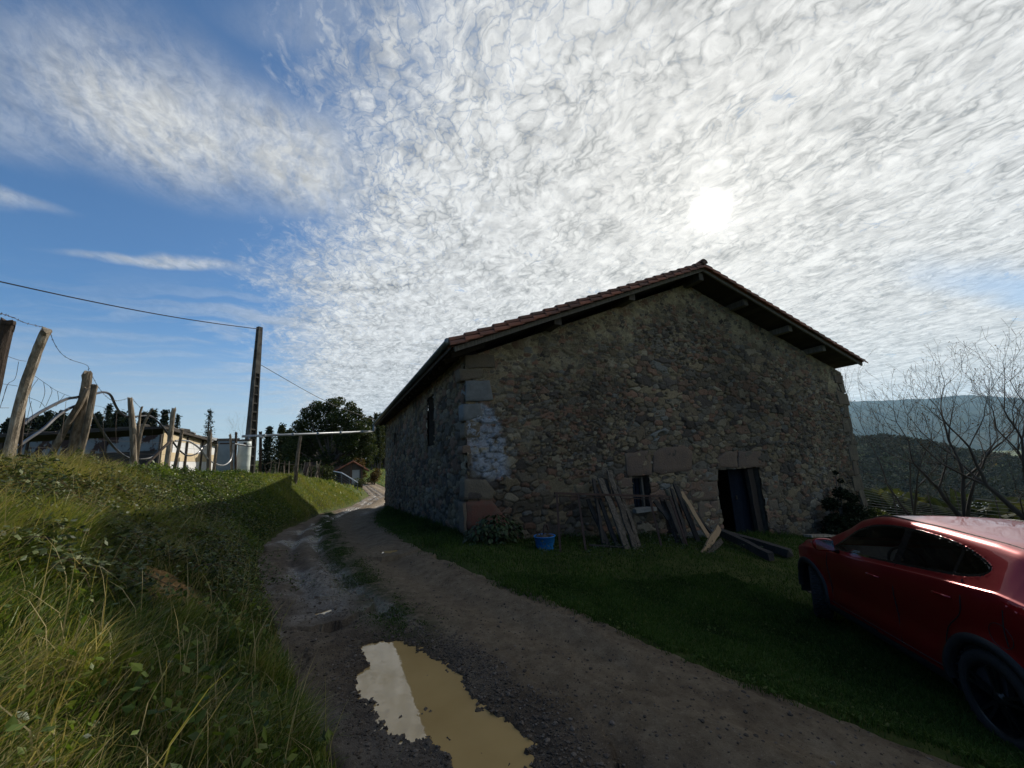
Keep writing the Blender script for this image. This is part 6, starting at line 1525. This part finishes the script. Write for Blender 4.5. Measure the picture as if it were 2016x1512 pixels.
def ell_(cx, cy, rx, ry, rot_, soft=(1.25, .25)):
    x = t.m('SUBTRACT', ws.outputs[0], cx); y = t.m('SUBTRACT', ws.outputs[1], cy); c, n_ = math.cos(rot_), math.sin(rot_)
    X = t.m('DIVIDE', t.m('ADD', t.m('MULTIPLY', x, c), t.m('MULTIPLY', y, n_)), rx); Y = t.m('DIVIDE', t.m('SUBTRACT', t.m('MULTIPLY', y, c), t.m('MULTIPLY', x, n_)), ry)
    r = t.m('SQRT', t.m('ADD', t.m('MULTIPLY', X, X), t.m('MULTIPLY', Y, Y))); return t.ss(soft[0], soft[1], r)
fib = t.noise(11, mapv(uw, .62, 2.2, .55), 5, .64)
fibm = t.ss(.26, .62, t.m('ADD', t.m('MULTIPLY', fib, .62), t.m('MULTIPLY', fine, .38)))
wing = t.m('MAXIMUM', t.m('MULTIPLY', ell_(-.42, 1.12, .34, .30, .1, (1.25, .0)), 1.15), t.m('MULTIPLY', ell_(-.16, 1.14, .36, .24, .25, (1.25, .0)), 1.15))
wing = t.m('MAXIMUM', wing, t.m('MULTIPLY', ell_(-.76, 1.13, .26, .22, 0), .42))
wing = t.m('MAXIMUM', wing, t.m('MULTIPLY', ell_(-1.0, 1.50, .20, .06, .15), .6)); wing = t.m('MAXIMUM', wing, t.m('MULTIPLY', ell_(-.62, 1.77, .32, .05, .02), .75))
wing = t.m('MAXIMUM', wing, t.m('MULTIPLY', ell_(-.06, .68, .22, .07, -.5), .30))
wing = t.m('MAXIMUM', wing, t.m('MULTIPLY', ell_(.06, 2.45, .42, .55, 0), .85))
wing = t.m('MULTIPLY', wing, t.m('ADD', .36, t.m('MULTIPLY', fibm, .62)))
# low flat bands on the left and centre
ban = t.noise(1.9, mapv(uw, .02, .8, 3.2), 5, .6)
bandr = t.m('MULTIPLY', t.m('MULTIPLY', t.ss(.44, .62, ban), t.ss(1.75, 2.3, v)), t.m('ADD', .18, t.m('MULTIPLY', t.ss(-.9, .0, u), .6)))
alpha = t.m('MAXIMUM', cov, t.m('MAXIMUM', wing, bandr))
alpha = t.m('MULTIPLY', alpha, t.m('SUBTRACT', 1.0, t.m('MULTIPLY', ell_(3.1, .60, .9, .16, -.15, (1.3, .0)), .75)))
# light on the clouds
puff = t.ss(-.05, .13, dv)
lines = t.m('MULTIPLY', t.m('MULTIPLY', t.m('SUBTRACT', 1.0, puff), .75), t.m('MULTIPLY', t.ss(.36, .62, patch), t.ss(.66, .40, mid)))
soft = t.m('MULTIPLY', t.ss(.40, .0, vo.outputs['Distance']), t.ss(.25, .6, patch))
lum = t.m('SUBTRACT', .80, t.m('MULTIPLY', t.m('MULTIPLY', t.m('ADD', lines, t.m('MULTIPLY', soft, .75)), sheet), .23))
lum = t.m('SUBTRACT', lum, t.m('MULTIPLY', t.ss(.66, .34, mid), .20)); lum = t.m('SUBTRACT', lum, t.m('MULTIPLY', t.ss(.48, .72, shade), .17)); lum = t.m('ADD', lum, t.m('MULTIPLY', t.m('SUBTRACT', fine, .5), .22))
lum = t.m('ADD', lum, t.m('MULTIPLY', glow(3), .12)); lum = t.m('ADD', lum, t.m('MULTIPLY', glow(16), .05))
wl = t.m('SUBTRACT', 1.0, t.m('MULTIPLY', t.ss(.25, -.20, edge), .20)); lum = t.m('MULTIPLY', lum, wl)
warm = t.mix(t.m('MULTIPLY', glow(6), .8), (.95, .98, 1.0), (1.0, .97, .90))
cc = t.n.new('ShaderNodeVectorMath'); cc.operation = 'SCALE'; t.l.new(warm, cc.inputs[0]); t.l.new(lum, cc.inputs['Scale'])
sk = t.n.new('ShaderNodeVectorMath'); sk.operation = 'SCALE'; t.l.new(t.mix(1.0, sky.outputs[0], (.58, .90, 1.16), 'MULTIPLY'), sk.inputs[0]); sk.inputs['Scale'].default_value = .10
hz = t.m('MULTIPLY', t.ss(.30, .0, dz), .75)
base = t.mix(hz, t.mix(t.m('MULTIPLY', glow(5), .85), sk.outputs[0], (.33, .40, .50)), (.56, .60, .58))
c = t.mix(alpha, base, cc.outputs[0])
# veiled sun seen through the cloud
g1 = t.m('MULTIPLY', glow(4200), 7.0); g2 = t.m('MULTIPLY', glow(600), .12); g3 = t.m('MULTIPLY', glow(90), .07)
g = t.m('ADD', g1, t.m('ADD', g2, g3)); gc = t.n.new('ShaderNodeVectorMath'); gc.operation = 'SCALE'; gc.inputs[0].default_value = (1.0, .96, .86); t.l.new(g, gc.inputs['Scale'])
ad = t.n.new('ShaderNodeVectorMath'); ad.operation = 'ADD'; t.l.new(c, ad.inputs[0]); t.l.new(gc.outputs[0], ad.inputs[1])
t.l.new(ad.outputs[0], bg.inputs['Color'])
w.cycles.sampling_method = 'MANUAL'; w.cycles.sample_map_resolution = 1024

HAZE = not globals().get('NOHAZE')
if HAZE:
    mb = MB(); lo, hi = -420.0, 900.0
    mb.box((1800, 1800, (lo + hi) / 2), (17400, 17400, hi - lo)); hm = bpy.data.materials.new('thin air'); hm.use_nodes = True; nt_ = hm.node_tree; nt_.nodes.remove(nt_.nodes['Principled BSDF'])
    pv = nt_.nodes.new('ShaderNodeVolumePrincipled'); pv.inputs['Color'].default_value = (.46, .74, 1, 1); pv.inputs['Density'].default_value = 5e-5; pv.inputs['Anisotropy'].default_value = .25
    nt_.links.new(pv.outputs[0], nt_.nodes['Material Output'].inputs['Volume']); tag(mb.build('haze', hm), kind='stuff')
SC.view_settings.view_transform = 'Standard'; SC.view_settings.look = 'None'; SC.view_settings.gamma = 1; SC.view_settings.use_curve_mapping = False
SC.view_settings.exposure = 0.12
SC.cycles.max_bounces = 8; SC.cycles.transparent_max_bounces = 12; SC.cycles.volume_bounces = 0
SC.cycles.use_denoising = True
